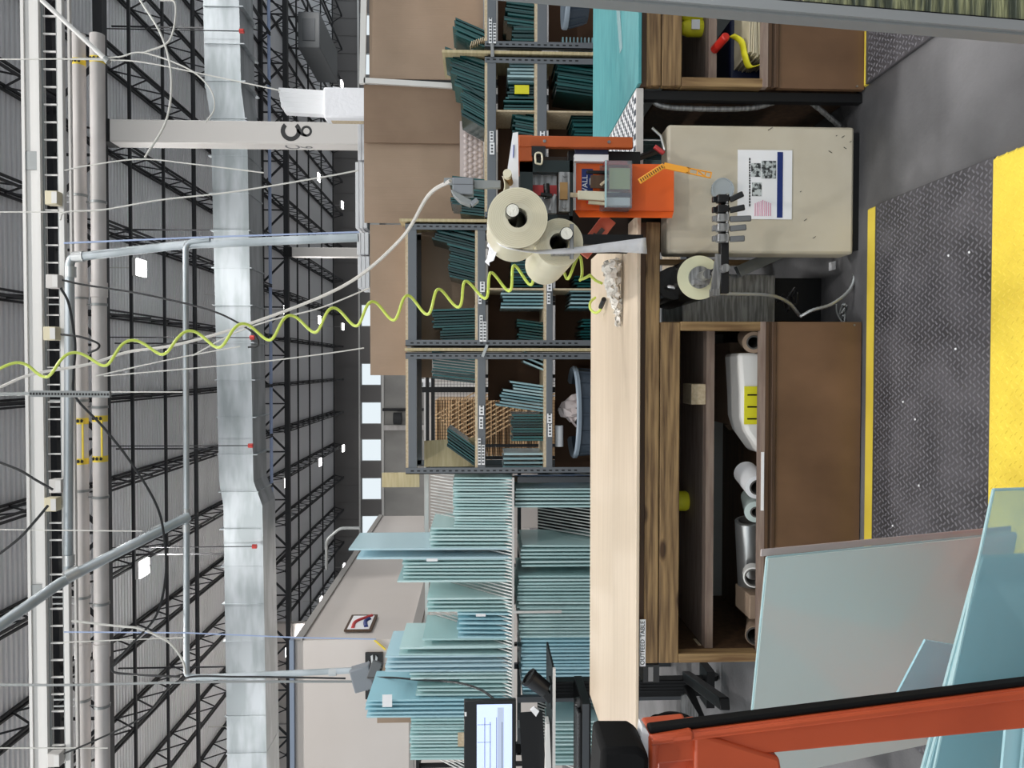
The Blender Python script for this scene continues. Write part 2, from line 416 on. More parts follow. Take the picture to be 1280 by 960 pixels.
for Y, lab in ((17.4, 'thin black bridging bar crossing the joists, first beyond the near girder'), (19.2, 'thin black bridging bar crossing the joists ahead of the duct'),
               (33.0, 'thin black bridging bar crossing the far bay joists, first beyond the far girder'), (35.2, 'thin black bridging bar crossing the far bay joists, second beyond the far girder'),
               (38.0, 'thin black bridging bar crossing the far bay joists, third beyond the far girder'), (41.0, 'thin black bridging bar crossing the far bay joists, nearest the windows')):
    tag(MB().bar((-21.9, Y, CE-.74), (21.9, Y, CE-.74), .06, .06).build('bridging_bar', 'joist'), lab, 'bar')
tag(MB().cyl((-21.9, 20.9, CE-.85), (21.9, 20.9, CE-.85), .055, seg=10).build('sprinkler_main', 'joist'), 'black sprinkler main pipe crossing the ceiling beside the duct', 'pipe')
tag(MB().cyl((-21.9, 29.2, CE-.62), (21.9, 29.2, CE-.62), .06, seg=10).build('conduit', 'bluepipe'), 'blue-grey pipe running along the far girder', 'pipe')
def hvac(px0, px1, py0, py1, Y, lab):
    a = q(px1, py1, Y); c = q(px0, py0, Y)
    t = thing('air_handler', lab, 'air handler', (a.x, Y, a.z))
    MB().box(a.x, c.x, Y, Y+4, a.z, c.z).build('casing', 'greyplastic', t, bevel=.04)
    MB().box(a.x+.3, c.x-.3, Y-.03, Y, a.z+.2, c.z-.2).build('grille', 'shelfdark', t)
    MB().bar((a.x+.1, Y+.3, c.z), (a.x+.1, Y+.3, CE-.1), .05).build('hanger', 'joist', t); MB().bar((c.x-.1, Y+.3, c.z), (c.x-.1, Y+.3, CE-.1), .05).build('hanger', 'joist', t)
hvac(372, 400, 14, 60, 33, 'grey suspended air handling box between the far joists')

# columns
def column(x, Y, w, ztop, label, lettering=False):
    t = thing('steel_column', label, 'column', (x, Y, 0))
    shaft = MB().box(x-w/2, x+w/2, Y-w/2, Y+w/2, 0, ztop).build('shaft', 'colpaint', t, bevel=.03)
    MB().box(x-w*.5, x+w*.5, Y-w*.5, Y+w*.5, ztop, CE-.95).build('cap', 'blacksteel', t)
    return t
x6 = X(169, G1, 300); w6 = .44
t = column(x6, G1, w6, Z(143, G1, 169), 'pale square column lettered C6 rising to the roof girder')
zc = Z(367, G1, 166); z6 = Z(384, G1, 166)
def arc(cx, cz, R, w, a0, a1, y, n=20):
    b = MB(); P = []
    for k in range(n+1):
        a = math.radians(a0+(a1-a0)*k/n); P.append((math.cos(a), math.sin(a)))
    for k in range(n):
        (c0, s0), (c1, s1) = P[k], P[k+1]; r0, r1 = R-w/2, R+w/2
        b.prism([(cx+c0*r0, y, cz+s0*r0), (cx+c0*r1, y, cz+s0*r1), (cx+c1*r1, y, cz+s1*r1), (cx+c1*r0, y, cz+s1*r0)], (0, -.003, 0))
    return b
shaft = [o for o in C.objects if o.parent == t and o.name.startswith('shaft')][0]
yy = G1-w6/2-.001
arc(x6+.03, zc, .155, .085, 42, 318, yy).build('letter_c', 'black', shaft)
b = arc(x6+.03, z6-.035, .085, .045, 0, 360, yy); b2 = arc(x6+.03+.105, z6-.035, .19, .045, 180, 112, yy)
n0 = len(b.v); b.v += b2.v; b.f += [[q_+n0 for q_ in f] for f in b2.f]; b.mi += b2.mi
b.build('digit_six', 'black', shaft)
text('C', .40, (x6-w6/2-.004, G1, zc), 'greyplastic', 'lettering', t, xdir=(0, -1, 0))
text('6', .34, (x6-w6/2-.004, G1, z6), 'greyplastic', 'lettering', t, xdir=(0, -1, 0))
column(X(316, G2, 400), G2, .36, Z(366, G2, 316), 'pale square column under the far girder behind the silver pipes')

# duct
YD = 18.0
b = MB(); t = thing('air_duct', 'large galvanised rectangular air duct crossing under the roof', 'duct', (0, YD, Z(320, YD)))
segs = [(-16, 150, None), ]
def ductseg(xa, xb, pa0, pa1, pb0, pb1):
    za1, za0 = Z(pa0, YD), Z(pa1, YD); zb1, zb0 = Z(pb0, YD), Z(pb1, YD)
    mb = MB().hexa([(xa, YD, za0), (xb, YD, zb0), (xb, YD+1.1, zb0), (xa, YD+1.1, za0), (xa, YD, za1), (xb, YD, zb1), (xb, YD+1.1, zb1), (xa, YD+1.1, za1)])
    return mb
xr = X(-60, YD); x1 = X(116, YD); x2 = X(155, YD); x3 = X(600, YD); x4 = X(630, YD); x5 = X(1010, YD)
ductseg(x1, xr, 259, 304, 257, 301).build('duct_section', 'galv', t)
ductseg(x2, x1, 266, 309, 260, 304).build('duct_section', 'galv', t)
ductseg(x3, x2, 273, 316, 266, 311).build('duct_section', 'galv', t)
ductseg(x4, x3, 278, 327, 273, 316).build('duct_section', 'galv', t)
ductseg(x5, x4, 281, 331, 278, 327).build('duct_section', 'galv', t)
b = MB(); py = 15
while py < 960:
    x = X(py, YD); off = (py/960)*22
    MB().box(x-.012, x+.012, YD-.02, YD+1.12, Z(306+off*1.1, YD)-.02, Z(259+off, YD)+.02).build('flange', 'galv', t); py += 46
b = MB()
for py in (40, 160, 290, 430, 560, 690, 830):
    x = X(py, YD); MB().bar((x, YD+.1, Z(290, YD)), (x, YD+.1, CE-.05), .03).build('hanger', 'joist', t)

# lamps
LX = [-17.6, -11.2, -4.55, 2.2, 8.9, 15.5]; LY = [17.6, 24.0, 30.4, 36.8, 43.0]
lt = None
labs = {17.6: 'just past the near girder', 24.0: 'mid bay beyond the duct', 30.4: 'beside the far girder', 36.8: 'in the middle of the far bay', 43.0: 'nearest the window wall', 11.3: 'in the near bay ahead of the first girder', 5.0: 'in the near bay overhead', -1.3: 'overhead behind the camera', -6.5: 'overhead at the rear'}
for Y in LY+[11.3, 5.0, -1.3, -6.5]:
    for x in LX:
        if lt is None:
            lt = thing('ceiling_lamp', '', 'lamp', (x, Y, 9.1))
            MB().box(x-.20, x+.20, Y-.25, Y+.25, 9.14, 9.22).build('housing', 'whitesteel', lt, bevel=.01)
            MB().box(x-.18, x-.015, Y-.22, Y+.22, 9.10, 9.14).build('lens', 'lamp', lt)
            MB().box(x+.015, x+.18, Y-.22, Y+.22, 9.10, 9.14).build('lens', 'lamp', lt)
            MB().bar((x, Y, 9.22), (x, Y, CE-.02), .015).build('cable', 'wire', lt)
            o = lt
        else: o = dup(lt, (x, Y, 9.1))
        o['label'] = 'white two-panel high bay lamp ' + labs[Y]; o['group'] = 'high bay lamps ' + labs[Y]
ln = 0
for Y in (-6.5, -1.3, 5.0, 11.3, 17.6, 24.0, 30.4, 36.8):
    for x in LX[1:]:
        ld = bpy.data.lights.new('lamp_light', 'AREA'); ld.shape = 'RECTANGLE'; ld.size = .36; ld.size_y = .44; ld.energy = 190; ld.color = (1, .985, .96)
        lo = bpy.data.objects.new('lamp_light', ld); C.objects.link(lo); lo.location = (x, Y, 9.08)

# ================================================================ overhead services near the camera
YP = 7.0
def xbar(name, px0, px1, Y, depth, matn, label, cat, py=480, x0=-9, x1=9):
    z1 = Z(px0, Y, py); z0 = Z(px1, Y, py)
    return tag(MB().box(x0, x1, Y, Y+depth, z0, z1).build(name, matn, bevel=.006), label, cat)
t = thing('support_rail', 'wide pale enclosed busway running across overhead', 'rail', (0, YP, Z(53, YP)))
z1, z0 = Z(35, YP), Z(53, YP)
MB().box(-6, 6, YP, YP+.12, z0, z1).build('body', 'whitesteel', t, bevel=.008)
MB().box(-6, 6, YP-.02, YP+.02, z1-.012, z1+.015).box(-6, 6, YP-.02, YP+.02, z0-.015, z0+.012).build('flange', 'whitesteel', t)
b = MB()
for py in (208, 735):
    b.box(X(py, YP)-.08, X(py, YP)+.08, YP-.012, YP, z0+.005, z1-.005)
b.build('joint_plate', 'galvdull', t)
# cable ladder
t = thing('cable_tray', 'grey ladder cable tray hanging beside the pale busway', 'cable tray', (0, YP, Z(76, YP)))
za, zb = Z(56, YP), Z(75, YP)
MB().box(-6, 6, YP+.02, YP+.05, za-.01, za+.01).build('side_rail', 'galvdull', t)
MB().box(-6, 6, YP+.02, YP+.05, zb-.01, zb+.01).build('side_rail', 'galvdull', t)
MB().box(-6, 6, YP+.30, YP+.34, (za+zb)/2-.03, (za+zb)/2-.01).build('side_rail', 'whitesteel', t)
x = -5.9
while x < 5.9: MB().bar((x, YP+.03, za), (x, YP+.03, zb), .012, .02).build('rung', 'whitesteel', t); x += .155
xbar('strut_channel', 76, 83, YP, .05, 'whitesteel', 'narrow pale strut channel just below the cable tray', 'channel', x0=-6, x1=6)
# two white pipes
YQ = 7.6
for (pa, pb, lab) in ((91, 107, 'thick white overhead pipe with yellow flow labels, the upper of the pair'), (114, 131, 'thick white overhead pipe with yellow flow labels, the lower of the pair')):
    z = Z((pa+pb)/2, YQ); r = (pb-pa)/2*YQ/F0
    t = thing('overhead_pipe', lab, 'pipe', (0, YQ, z))
    sl = .010
    A = V((X(1000, YQ), YQ, z-.0)); B = V((X(53, YQ), YQ, z))
    A.z = Z((pa+pb)/2+5, YQ, 900); B.z = Z((pa+pb)/2-1, YQ, 53)
    MB().cyl(A, B, r, seg=24).build('pipe_run', 'whitepipe', t)
    for py in (365, 805):
        k = X(py, YQ); f = (k-A.x)/(B.x-A.x); c = A.lerp(B, f); d = (B-A).normalized()
        MB().cyl(c-d*.07, c+d*.07, r*1.14, seg=24).build('coupling', 'whitepipe', t)
    for py in (250, 375, 500, 610, 740, 865):
        k = X(py+(8 if pa > 100 else 0), YQ); f = (k-A.x)/(B.x-A.x); c = A.lerp(B, f); d = (B-A).normalized()
        MB().ring(c-d*.012, c+d*.012, r*1.12, r*.98, 24).bar(c+V((0, 0, r)), V((c.x, c.y, c.z+.5)), .012).build('clamp', 'galvdull', t)
    # flow labels
    for py0, py1 in ((519, 568), (62, 82)):
        k0, k1 = X(py0+(3 if pa > 100 else 6), YQ), X(py1+(3 if pa > 100 else 6), YQ)
        for kk in ((k0, k1) if py0 > 100 else (k1,)):
            f = (kk-A.x)/(B.x-A.x); c = A.lerp(B, f); d = (B-A).normalized()
            fb = MB().cyl(c-d*.03, c+d*.03, r*1.012, seg=24).build('flow_band', 'yellow', t)
            for j in (-1, 0, 1):
                yy = c.y-r*1.03; zz = c.z+j*r*.5
                yy = c.y-math.sqrt(max(0, (r*1.03)**2-(j*r*.5)**2))
                MB().prism([(c.x-.012, yy, zz-.012), (c.x+.004, yy, zz-.012), (c.x+.004, yy, zz-.02), (c.x+.022, yy, zz), (c.x+.004, yy, zz+.02), (c.x+.004, yy, zz+.012), (c.x-.012, yy, zz+.012)], (0, -.003, 0)).build('arrow', 'black', fb)
        if py0 > 100:
            f = ((k0+k1)/2-A.x)/(B.x-A.x); c = A.lerp(B, f)
            ang = -.9
            MB().box(k1, k0, c.y+math.sin(ang)*r-.006, c.y+math.sin(ang)*r+.01, c.z-r*.72, c.z-r*.38).build('flow_strip', 'yellow', t)

# silver compressed-air line
def pipe(name, pts, r, matn, label, cat='pipe', seg=12, n=6, straight=True):
    if straight:   # round the corners
        P = [V(p) for p in pts]; out = [P[0]]
        for i in range(1, len(P)-1):
            a = (P[i-1]-P[i]); c = (P[i+1]-P[i]); d = min(r*3.2, a.length*.45, c.length*.45)
            a = P[i]+a.normalized()*d; e = P[i]+c.normalized()*d
            for k in range(n+1):
                s_ = k/n; out.append(a*(1-s_)**2+P[i]*2*s_*(1-s_)+e*s_**2)
        out.append(P[-1]); pts = out
    else: pts = cr(pts, n)
    return tag(MB().tube(pts, r, seg).build(name, matn), label, cat)
def fittings(o, pts, r, matn='alu'):
    for a, d in pts:
        a = V(a); d = V(d).normalized(); MB().cyl(a-d*r*1.2, a+d*r*1.2, r*1.25, seg=14).build('coupling', matn, o)
YA = 6.5
o = pipe('air_line', [q(85, 722, YA), q(87, 330, YA+.0), q(84+6, 322, YA), q(228, 306, YA), q(448, 297, YA)], .036, 'galv', 'thick silver air line dropping toward the C6 column', seg=16)
fittings(o, [(q(98, 321, YA), q(448, 297, YA)-q(90, 322, YA)), (q(88, 340, YA), (1, 0, 0)), (q(86, 700, YA), (1, 0, 0))], .036)
o = pipe('air_line', [q(262, 299, YA-.03), q(232, 303, YA-.03), q(232, 325, YA-.03), q(233, 655, YA)], .024, 'galv', 'slim silver air line running across below the duct')
fittings(o, [(q(233, 470, YA), (1, 0, 0)), (q(233, 640, YA), (1, 0, 0))], .024)
o = pipe('air_line', [q(-20, 795, YA-1.2), q(85, 722, YA-.6), q(236, 645, YA)], .040, 'galv', 'thick silver air line rising diagonally toward the near left', seg=16)
fittings(o, [(q(90, 718, YA-.6), q(236, 645, YA)-q(85, 722, YA-.6)), (q(200, 662, YA-.12), q(236, 645, YA)-q(85, 722, YA-.6))], .040)
pts = [q(233, 655, YA), q(233, 846, YA), q(252, 847, YA), q(440, 838, YA)]
o = pipe('air_line', pts, .026, 'galv', 'silver pipe that drops down to the grey outlet box')
fittings(o, [(q(233, 660, YA), (1, 0, 0)), (q(416, 840, YA), (0, 0, 1))], .026)
tag(MB().tube([q(80, 304, 6.4), q(240, 297, 6.4), q(449, 290, 6.4)], .007, 6).build('air_tube', 'bluepipe'), 'thin blue air tube beside the thick silver drop line', 'tube')
tag(MB().tube([q(80, 790, 6.4), q(232, 791, 6.4), q(372, 797, 6.4), q(470, 799, 6.4)], .006, 6).build('air_tube', 'bluepipe'), 'thin pale blue line dropping past the office corner', 'tube')
# unistrut hanger
YU = 5.6
t = thing('strut_hanger', 'slotted grey strut hanging straight down in front of the busway', 'hanger', q(138, 492, YU))
a, c = q(38, 492, YU), q(138, 493, YU)
MB().bar(a, c, .045, .03, (0, 1, 0)).build('strut', 'galvdull', t)
b = MB(); 
for i in range(26):
    p = a.lerp(c, (i+.5)/26); b.box(p.x-.008, p.x+.008, p.y-.018, p.y-.0155, p.z-.006, p.z+.006)
b.build('slot', 'black', t)
MB().cyl(q(-20, 493, YU), a, .012, seg=8).build('rod', 'galvdull', t)
a, c = q(52, 0, 6.0), q(131, 73, 6.0)
t = thing('diagonal_strut', 'pale tube slanting down across the cable tray', 'strut', c)
MB().cyl(a, c, .018, seg=12).build('tube', 'whitesteel', t); MB().cyl(c, c+(c-a).normalized()*.04, .024, seg=12).build('end_cap', 'galvdull', t)
# junction boxes on the tray
for i, (px, py, lab) in enumerate(((67, 248, 'grey junction box on the cable tray, the one nearest the C6 column side'), (68, 352, 'grey junction box on the cable tray where a black cable drops'), (65, 417, 'grey junction box on the cable tray beside the yellow air hose'),
        (72, 607, 'grey junction box on the cable tray, upper of the close pair'), (66, 630, 'grey junction box on the cable tray, lower of the close pair'), (70, 948, 'grey junction box at the far left end of the cable tray'))):
    p = q(px, py, YP-.06); t = thing('junction_box', lab, 'junction box', p)
    MB().box(p.x-.06, p.x+.06, p.y-.04, p.y+.05, p.z-.05, p.z+.055).build('box', 'colpaint' if i % 2 else 'tapeface', t, bevel=.006)
    MB().box(p.x-.05, p.x+.05, p.y-.045, p.y-.04, p.z-.05, p.z-.005).build('cover', 'whitesteel', t)

def wire(pts, r, matn, label, cat='cable', Y=6.0, n=10, name='cable'):
    P = [q(p[0], p[1], p[2] if len(p) > 2 else Y) for p in pts]
    return tag(MB().tube(cr(P, n), r, 6).build(name, matn), label, cat)
wire([(0, 484, 4.0), (40, 468, 4.0), (112, 455, 4), (160, 440, 4), (225, 430, 3.9), (320, 402, 3.8), (430, 357, 3.6), (500, 300, 3.3), (535, 245, 3.0), (563, 226, 2.85)], .0075, 'cable', 'thick grey power cable sagging down to the grey plug box')
wire([(0, 0, 6), (-5, -5, 6), (40, 3, 6)], .001, 'wire', 'short wire') if 0 else None
wire([(200, 0, 6), (219, 5, 6), (212, 50, 6), (180, 66, 6)], .008, 'wire', 'white wire looping between ceiling ties at the upper right')
wire([(175, 0), (202, 45), (214, 95), (208, 150), (181, 197)], .008, 'wire', 'white wire in a long arc ending at the lower tie')
wire([(130, 72), (150, 71), (180, 66), (235, 86), (262, 110), (268, 135), (257, 153)], .006, 'wire', 'white wire curling down in front of the silver duct')
wire([(81, 213), (110, 207), (175, 199), (240, 205), (330, 216)], .005, 'wire', 'thin tie wire running level from the cable tray past the duct')
wire([(80, 74), (130, 75), (180, 78), (270, 96), (350, 113)], .005, 'wire', 'thin tie wire running from the diagonal strut to the white trim bundle')
wire([(75, 275), (83, 265), (130, 262), (200, 250), (290, 240), (400, 222), (448, 213)], .006, 'wire', 'pale wire rising from the tray toward the column base')
wire([(150, 440), (170, 437), (250, 422), (290, 412)], .006, 'black', 'thin black cable beside the grey power cable')
wire([(78, 350), (105, 356), (180, 368), (260, 387), (300, 405), (320, 420), (322, 432), (310, 434)], .008, 'black', 'black cable running from a junction box past the duct')
wire([(76, 360), (86, 380), (93, 420), (94, 440), (92, 470), (95, 497), (130, 535), (165, 580), (195, 630), (205, 670), (207, 720), (195, 770), (160, 810), (140, 837), (165, 843), (225, 846)], .009, 'black', 'long black cable draped in a wide loop below the white pipes')
wire([(76, 418), (100, 421), (122, 429), (122, 436), (110, 441)], .009, 'black', 'short hooked black cable end under the tray')
wire([(0, 578), (25, 588), (45, 600), (66, 612)], .010, 'black', 'black cable entering the upper junction box of the pair')
wire([(0, 692), (25, 672), (45, 650), (60, 632)], .010, 'black', 'black cable entering the lower junction box of the pair')
wire([(300, 433), (250, 442), (200, 452), (120, 470)], .005, 'wire', 'thin pale wire parallel to the yellow air hose')
wire([(455, 435), (400, 443), (300, 455), (130, 470)], .005, 'wire', 'thin pale wire from the cardboard up to the tray')
wire([(462, 360), (400, 385), (340, 400), (290, 418), (240, 445)], .006, 'wire', 'pale wire crossing behind the yellow air hose')
wire([(90, 776), (150, 783), (175, 786), (210, 802), (228, 825), (232, 843)], .009, 'wire', 'white wire joining the drop pipe elbow')
wire([(0, 856), (100, 856), (225, 853), (320, 852), (440, 852)], .010, 'galvdull', 'straight grey cable running down to the outlet box')
wire([(80, 942), (120, 925), (180, 895), (225, 850), (300, 846), (432, 848)], .008, 'black', 'black cable feeding the grey outlet box from the tray')
wire([(0, 662), (80, 663), (178, 664)], .005, 'wire', 'thin support wire tied to the diagonal air line')
wire([(138, 490), (200, 490), (228, 490)], .005, 'wire', 'thin support wire from the strut to the slim air line')
wire([(78, 803), (150, 800), (230, 797)], .005, 'wire', 'thin support wire tied across to the drop pipe')
wire([(0, 935), (90, 935), (135, 935)], .005, 'wire', 'thin support wire at the far left below the busway')
wire([(0, 265), (30, 265), (80, 265)], .005, 'wire', 'thin support wire above the busway near the column')
wire([(0, 74), (30, 74), (130, 73)], .005, 'wire', 'thin support wire reaching the end of the diagonal strut')
wire([(460, 847, 6.0), (490, 847, 5.9), (525, 850, 5.6), (570, 853, 5.2), (600, 862, 4.9), (618, 874, 4.7)], .008, 'black', 'black cable from the outlet box down to the monitor')

for px, py in ((305, 39), (318, 422), (316, 557), (321, 683)):
    p = q(px, py, 17.7); t = thing('ceiling_sprinkler', 'small red sprinkler head hanging beside the silver duct', 'sprinkler', p, 'red sprinkler heads along the duct')
    MB().cyl(p, p+V((0, 0, .10)), .05, seg=10).build('head', 'red', t); MB().cyl(p+V((0, 0, .1)), V((p.x, p.y, CE-.02)), .012, seg=6).build('drop', 'joist', t)
# outlet box
t = thing('outlet_box', 'grey angled twin outlet box hanging from the silver pipe', 'outlet box', q(470, 848, YA))
p0 = q(441, 850, YA); p1 = q(466, 843, YA)
MB().bar(p0, p1, .20, .12, (0, 1, 0)).build('box', 'plugbox', t, bevel=.012)
MB().bar(q(462, 836, YA-.06), q(474, 840, YA-.06), .16, .03, (0, 1, 0)).build('cover', 'greyplastic', t, bevel=.005)
MB().cyl(q(472, 838, YA-.05), q(477, 839, YA-.05), .02).cyl(q(470, 852, YA-.05), q(477, 852, YA-.05), .02).build('plug', 'black', t)

# foil starburst panel on the office wall
a, c = q(477, 878, YO-.2), q(455, 820, YO-.2)
t = thing('foil_panel', 'square black panel with silver facets on the office wall behind the outlet box', 'panel', a)
MB().box(a.x, c.x, YO-.06, YO, a.z, c.z).build('panel', 'black', t)
cx, cz = (a.x+c.x)/2, (a.z+c.z)/2
for k in range(10):
    an = 2*PI*k/10+.1; an2 = an+.28; rr = .5; f = lambda an_: (cx+math.cos(an_)*min(.42, (c.x-a.x)/2*.95), YO-.07, cz+math.sin(an_)*(c.z-a.z)/2*.95)
    MB().prism([(cx, YO-.10, cz), f(an), f(an2)], (0, -.02, 0)).build('facet', 'alu', t)
tag(MB().bar(q(468, 800, YO-.05), q(482, 812, YO-.05), .03).build('yellow_bracket', 'yellow'), 'small yellow bracket on the office wall corner', 'bracket')

# ================================================================ FLOOR MATS
def floor_mat(x0, x1, y0, y1, wy, labels, wi=.082):
    t = thing('floor_mat', labels, 'mat', ((x0+x1)/2, (y0+y1)/2, 0))
    MB().box(x0, x1, y0+wy, y1-wi, .001, .014).build('rubber_field', 'mattop', t, bevel=.003)
    for ya, yb in ((y0, y0+wy), (y1-wi, y1)):
        MB().hexa([(x0, ya, .0), (x1, ya, .0), (x1, yb, .0), (x0, yb, .0), (x0, ya+(.01 if ya == y0 else 0), .0145), (x1-.01, ya+(.01 if ya == y0 else 0), .0145), (x1-.01, yb-(.02 if ya != y0 else 0), .0145), (x0, yb-(.02 if ya != y0 else 0), .0145)]).build('yellow_border', 'yellow', t)
    def lugs(xa, xb, ya, yb, name, m):
        b = MB(); s_ = .0205; r = 0; y = ya+.012
        while y < yb-.01:
            x = xa+.012+(s_ if r % 2 else 0)*.5; k = 0
            while x < xb-.01:
                a = .75 if (k+r) % 2 else -.75
                ca, sa = math.cos(a), math.sin(a); L, W = .0105, .0032
                P = []
                for (u, v, h) in ((-1, 0, 0), (-.5, -1, 0), (.5, -1, 0), (1, 0, 0), (.5, 1, 0), (-.5, 1, 0), (-.5, 0, 1), (.5, 0, 1)):
                    P.append((x+u*L*ca-v*W*sa, y+u*L*sa+v*W*ca, .0138+h*.0035))
                b.add(P, [(0, 1, 6), (1, 2, 7, 6), (2, 3, 7), (3, 4, 7), (4, 5, 6, 7), (5, 0, 6)])
                x += s_; k += 1
            y += s_; r += 1
        b.build(name, m, t)
    lugs(x0, x1, y0+wy, y1-wi, 'tread_pattern', 'matlug')
    lugs(x0, x1, y0+.01, y0+wy, 'tread_pattern', 'yellow')
    return t
p = qz(1090, 247, 0); yF = qz(1084, 450, 0).y; yN = qz(1243, 500, 0).y
floor_mat(-1.35, qz(1200, 215, 0).x, yN-.22, yF, .22, 'black diamond-tread anti-fatigue mat with yellow edges before the outfeed table', .075)
floor_mat(1.125, 1.95, yN-.2, 3.06, .2, 'black diamond-tread mat at the right corner in front of the teal-topped table', .03)
# floor litter
for i, (px, py) in enumerate(((1117, 658), (1145, 525), (1150, 608), (1130, 503), (1187, 320), (1213, 316), (1196, 437))):
    z = .0185; p = qz(px, py, z)
    tag(MB().prism([p, p+V((.006, .002, 0)), p+V((.004, .008, 0)), p+V((-.002, .005, 0))], (0, 0, .003)).build('scrap', 'white'), 'tiny white scrap lying on the black tread mat', 'scrap', 'white scraps on the mat')

# ================================================================ WORK TABLES
YT = 3.05; YTb = q(741, 600, 4.25).y
ZT = Z(794, YT, 600)
def frame_table(xa, xb, name, label, topmat, xbeam_a, xbeam_b, cab_a, cab_b, yback=4.3):
    """timber framed table with a brown cabinet front"""
    t = thing(name, label, 'table', ((xa+xb)/2, YT, 0))
    MB().box(xa, xb, YT-.02, yback, ZT-.015, ZT).build('tabletop', topmat, t, bevel=.003)
    MB().box(xbeam_a, xbeam_b, YT+.012, yback-.05, ZT-.040, ZT-.015).build('subtop', 'darkwood', t)
    z0 = ZT-.040; z1 = Z(825, YT, 500); z2 = Z(850, YT, 500)
    MB().box(xbeam_a, xbeam_b, YT, YT+.04, z1+.002, z0).build('beam', 'beam', t, bevel=.004)
    MB().box(cab_a, cab_b, YT, YT+.04, z2, z1-.001).build('beam', 'beam', t, bevel=.004)
    return t, z1, z2
cabL = X(832, YT); cabR = X(401, YT)
t, z1, z2 = frame_table(X(1036, YT), X(268, YT), 'outfeed_table', 'long cream-topped outfeed table on dark timber frame with brown front panel', 'laminate', cabL, X(276, YT), cabL, X(402, YT))
OT = t
def cabinet_front(t, xa, xb, yd=.85):
    zl = Z(951, YT); zm = Z(956, YT); zp = Z(969, YT); zb = Z(1077, YT)
    w = .036
    for x in (xa, xb-w):
        MB().box(x, x+w, YT, YT+.06, zl, z2).build('post', 'beamv', t, bevel=.003)
    MB().box(xa, xb, YT-.005, YT+.03, zm, zl+.004).build('lip', 'shelfedge', t)
    MB().box(xa, xb, YT-.004, YT+.03, zm-.018, zm).box(xa, xb, YT+.004, YT+.03, zp, zm-.018).box(xa, xb, YT-.002, YT+.03, zp-.004, zp+.014).build('moulding', 'darkwood', t, bevel=.003)
    fp = MB().box(xa, xb, YT+.006, YT+.03, zb, zp-.004).build('front_panel', 'brownpanel', t)
    for x in (xa+.012, xb-.012):
        for z in (zb+.03,): MB().cyl((x, YT+.006, z), (x, YT+.003, z), .004, seg=10).build('screw', 'steel', fp)
    sz1 = Z(883, YT+.12); sz0 = Z(893, YT+.12)
    MB().box(xa+.005, xb-.005, YT+.12, YT+yd, sz0, sz1).build('inner_shelf', 'shelfedge', t)
    MB().box(xa, xb, YT+yd, YT+yd+.02, zb, z2+.06).build('back_panel', 'panelgrey', t)
    MB().box(xa+.02, xb-.02, YT+.03, YT+.05, 0.0, zb).build('gap_shade', 'black', t)  # black strip added for the shade in the gap under the cabinet
    MB().box(xa, xa+.015, YT+.06, YT+yd, zb, z2+.06).build('side_panel', 'darkwood', t)
    MB().box(xb-.015, xb, YT+.03, YT+yd, zb, z2+.06).build('side_panel', 'darkwood', t)
    MB().box(xa+.015, xb-.015, YT+.03, YT+yd, .28, .30).build('inner_floor', 'darkwood', t)
    for x in (xa+.07, xb-.07):
        for y in (YT+.1, YT+yd-.1):
            c = MB().cyl((x-.015, y, .032), (x+.015, y, .032), .032, seg=16).box(x-.02, x+.02, y-.02, y+.02, .06, zb)
            c.build('caster', 'black', t)
    return sz1
sz = cabinet_front(t, cabL, cabR)
# extra legs at the right end of the table
MB().box(X(284, YT), X(276, YT), 4.1, 4.16, 0, z1).build('leg', 'beamv', t)
# label OUTFEED TABLE
zl = Z(803.5, YT-.002, 800)
sg = thing('table_sign', 'white strip sign reading OUTFEED TABLE on the table front beam', 'sign', (X(803, YT), YT, zl))
MB().box(X(832.5, YT, 803), X(774, YT, 803), YT-.004, YT-.001, Z(808.3, YT), Z(801, YT)).build('plate', 'white', sg)
text('OUTFEED TABLE', .0245, ((X(832.5, YT, 803)+X(774, YT, 803))/2, YT-.0045, (Z(808.3, YT)+Z(801, YT))/2), 'black', 'lettering', sg)
# widen text to plate
tx = [o for o in C.objects if o.parent == sg and o.name.startswith('lettering')][0]
xs = [v.co.x for v in tx.data.vertices]; w = max(xs)-min(xs); mid = (max(xs)+min(xs))/2; tw = (X(774, YT)-X(832.5, YT))*.94
for v in tx.data.vertices: v.co.x = mid+(v.co.x-mid)*tw/w
# ruler strip on lip
tag(MB().box(X(640, YT), X(566, YT), YT-.008, YT-.005, Z(955, YT), Z(951.5, YT)).build('tape_measure_strip', 'white'), 'thin white measuring strip stuck on the cabinet lip', 'strip')

# right cabinet with teal top
xr0 = X(104, YT); xr1 = 2.45
t2, _, _ = frame_table(xr0-.0, xr1, 'teal_worktable', 'timber framed worktable with teal mat top and brown front panel at the right', 'tealtop', xr0, xr1, xr0, xr1, yback=4.25)
cabinet_front(t2, xr0, xr1, .7)
# white streak on the teal mat
tag(MB().prism([qz(768, -20, ZT+.001), qz(773, -20, ZT+.001), qz(778, 60, ZT+.001), qz(775, 67, ZT+.001)], (0, 0, .001)).build('glass_sliver', 'gl_edge'), 'narrow clear glass sliver lying on the teal mat', 'glass')

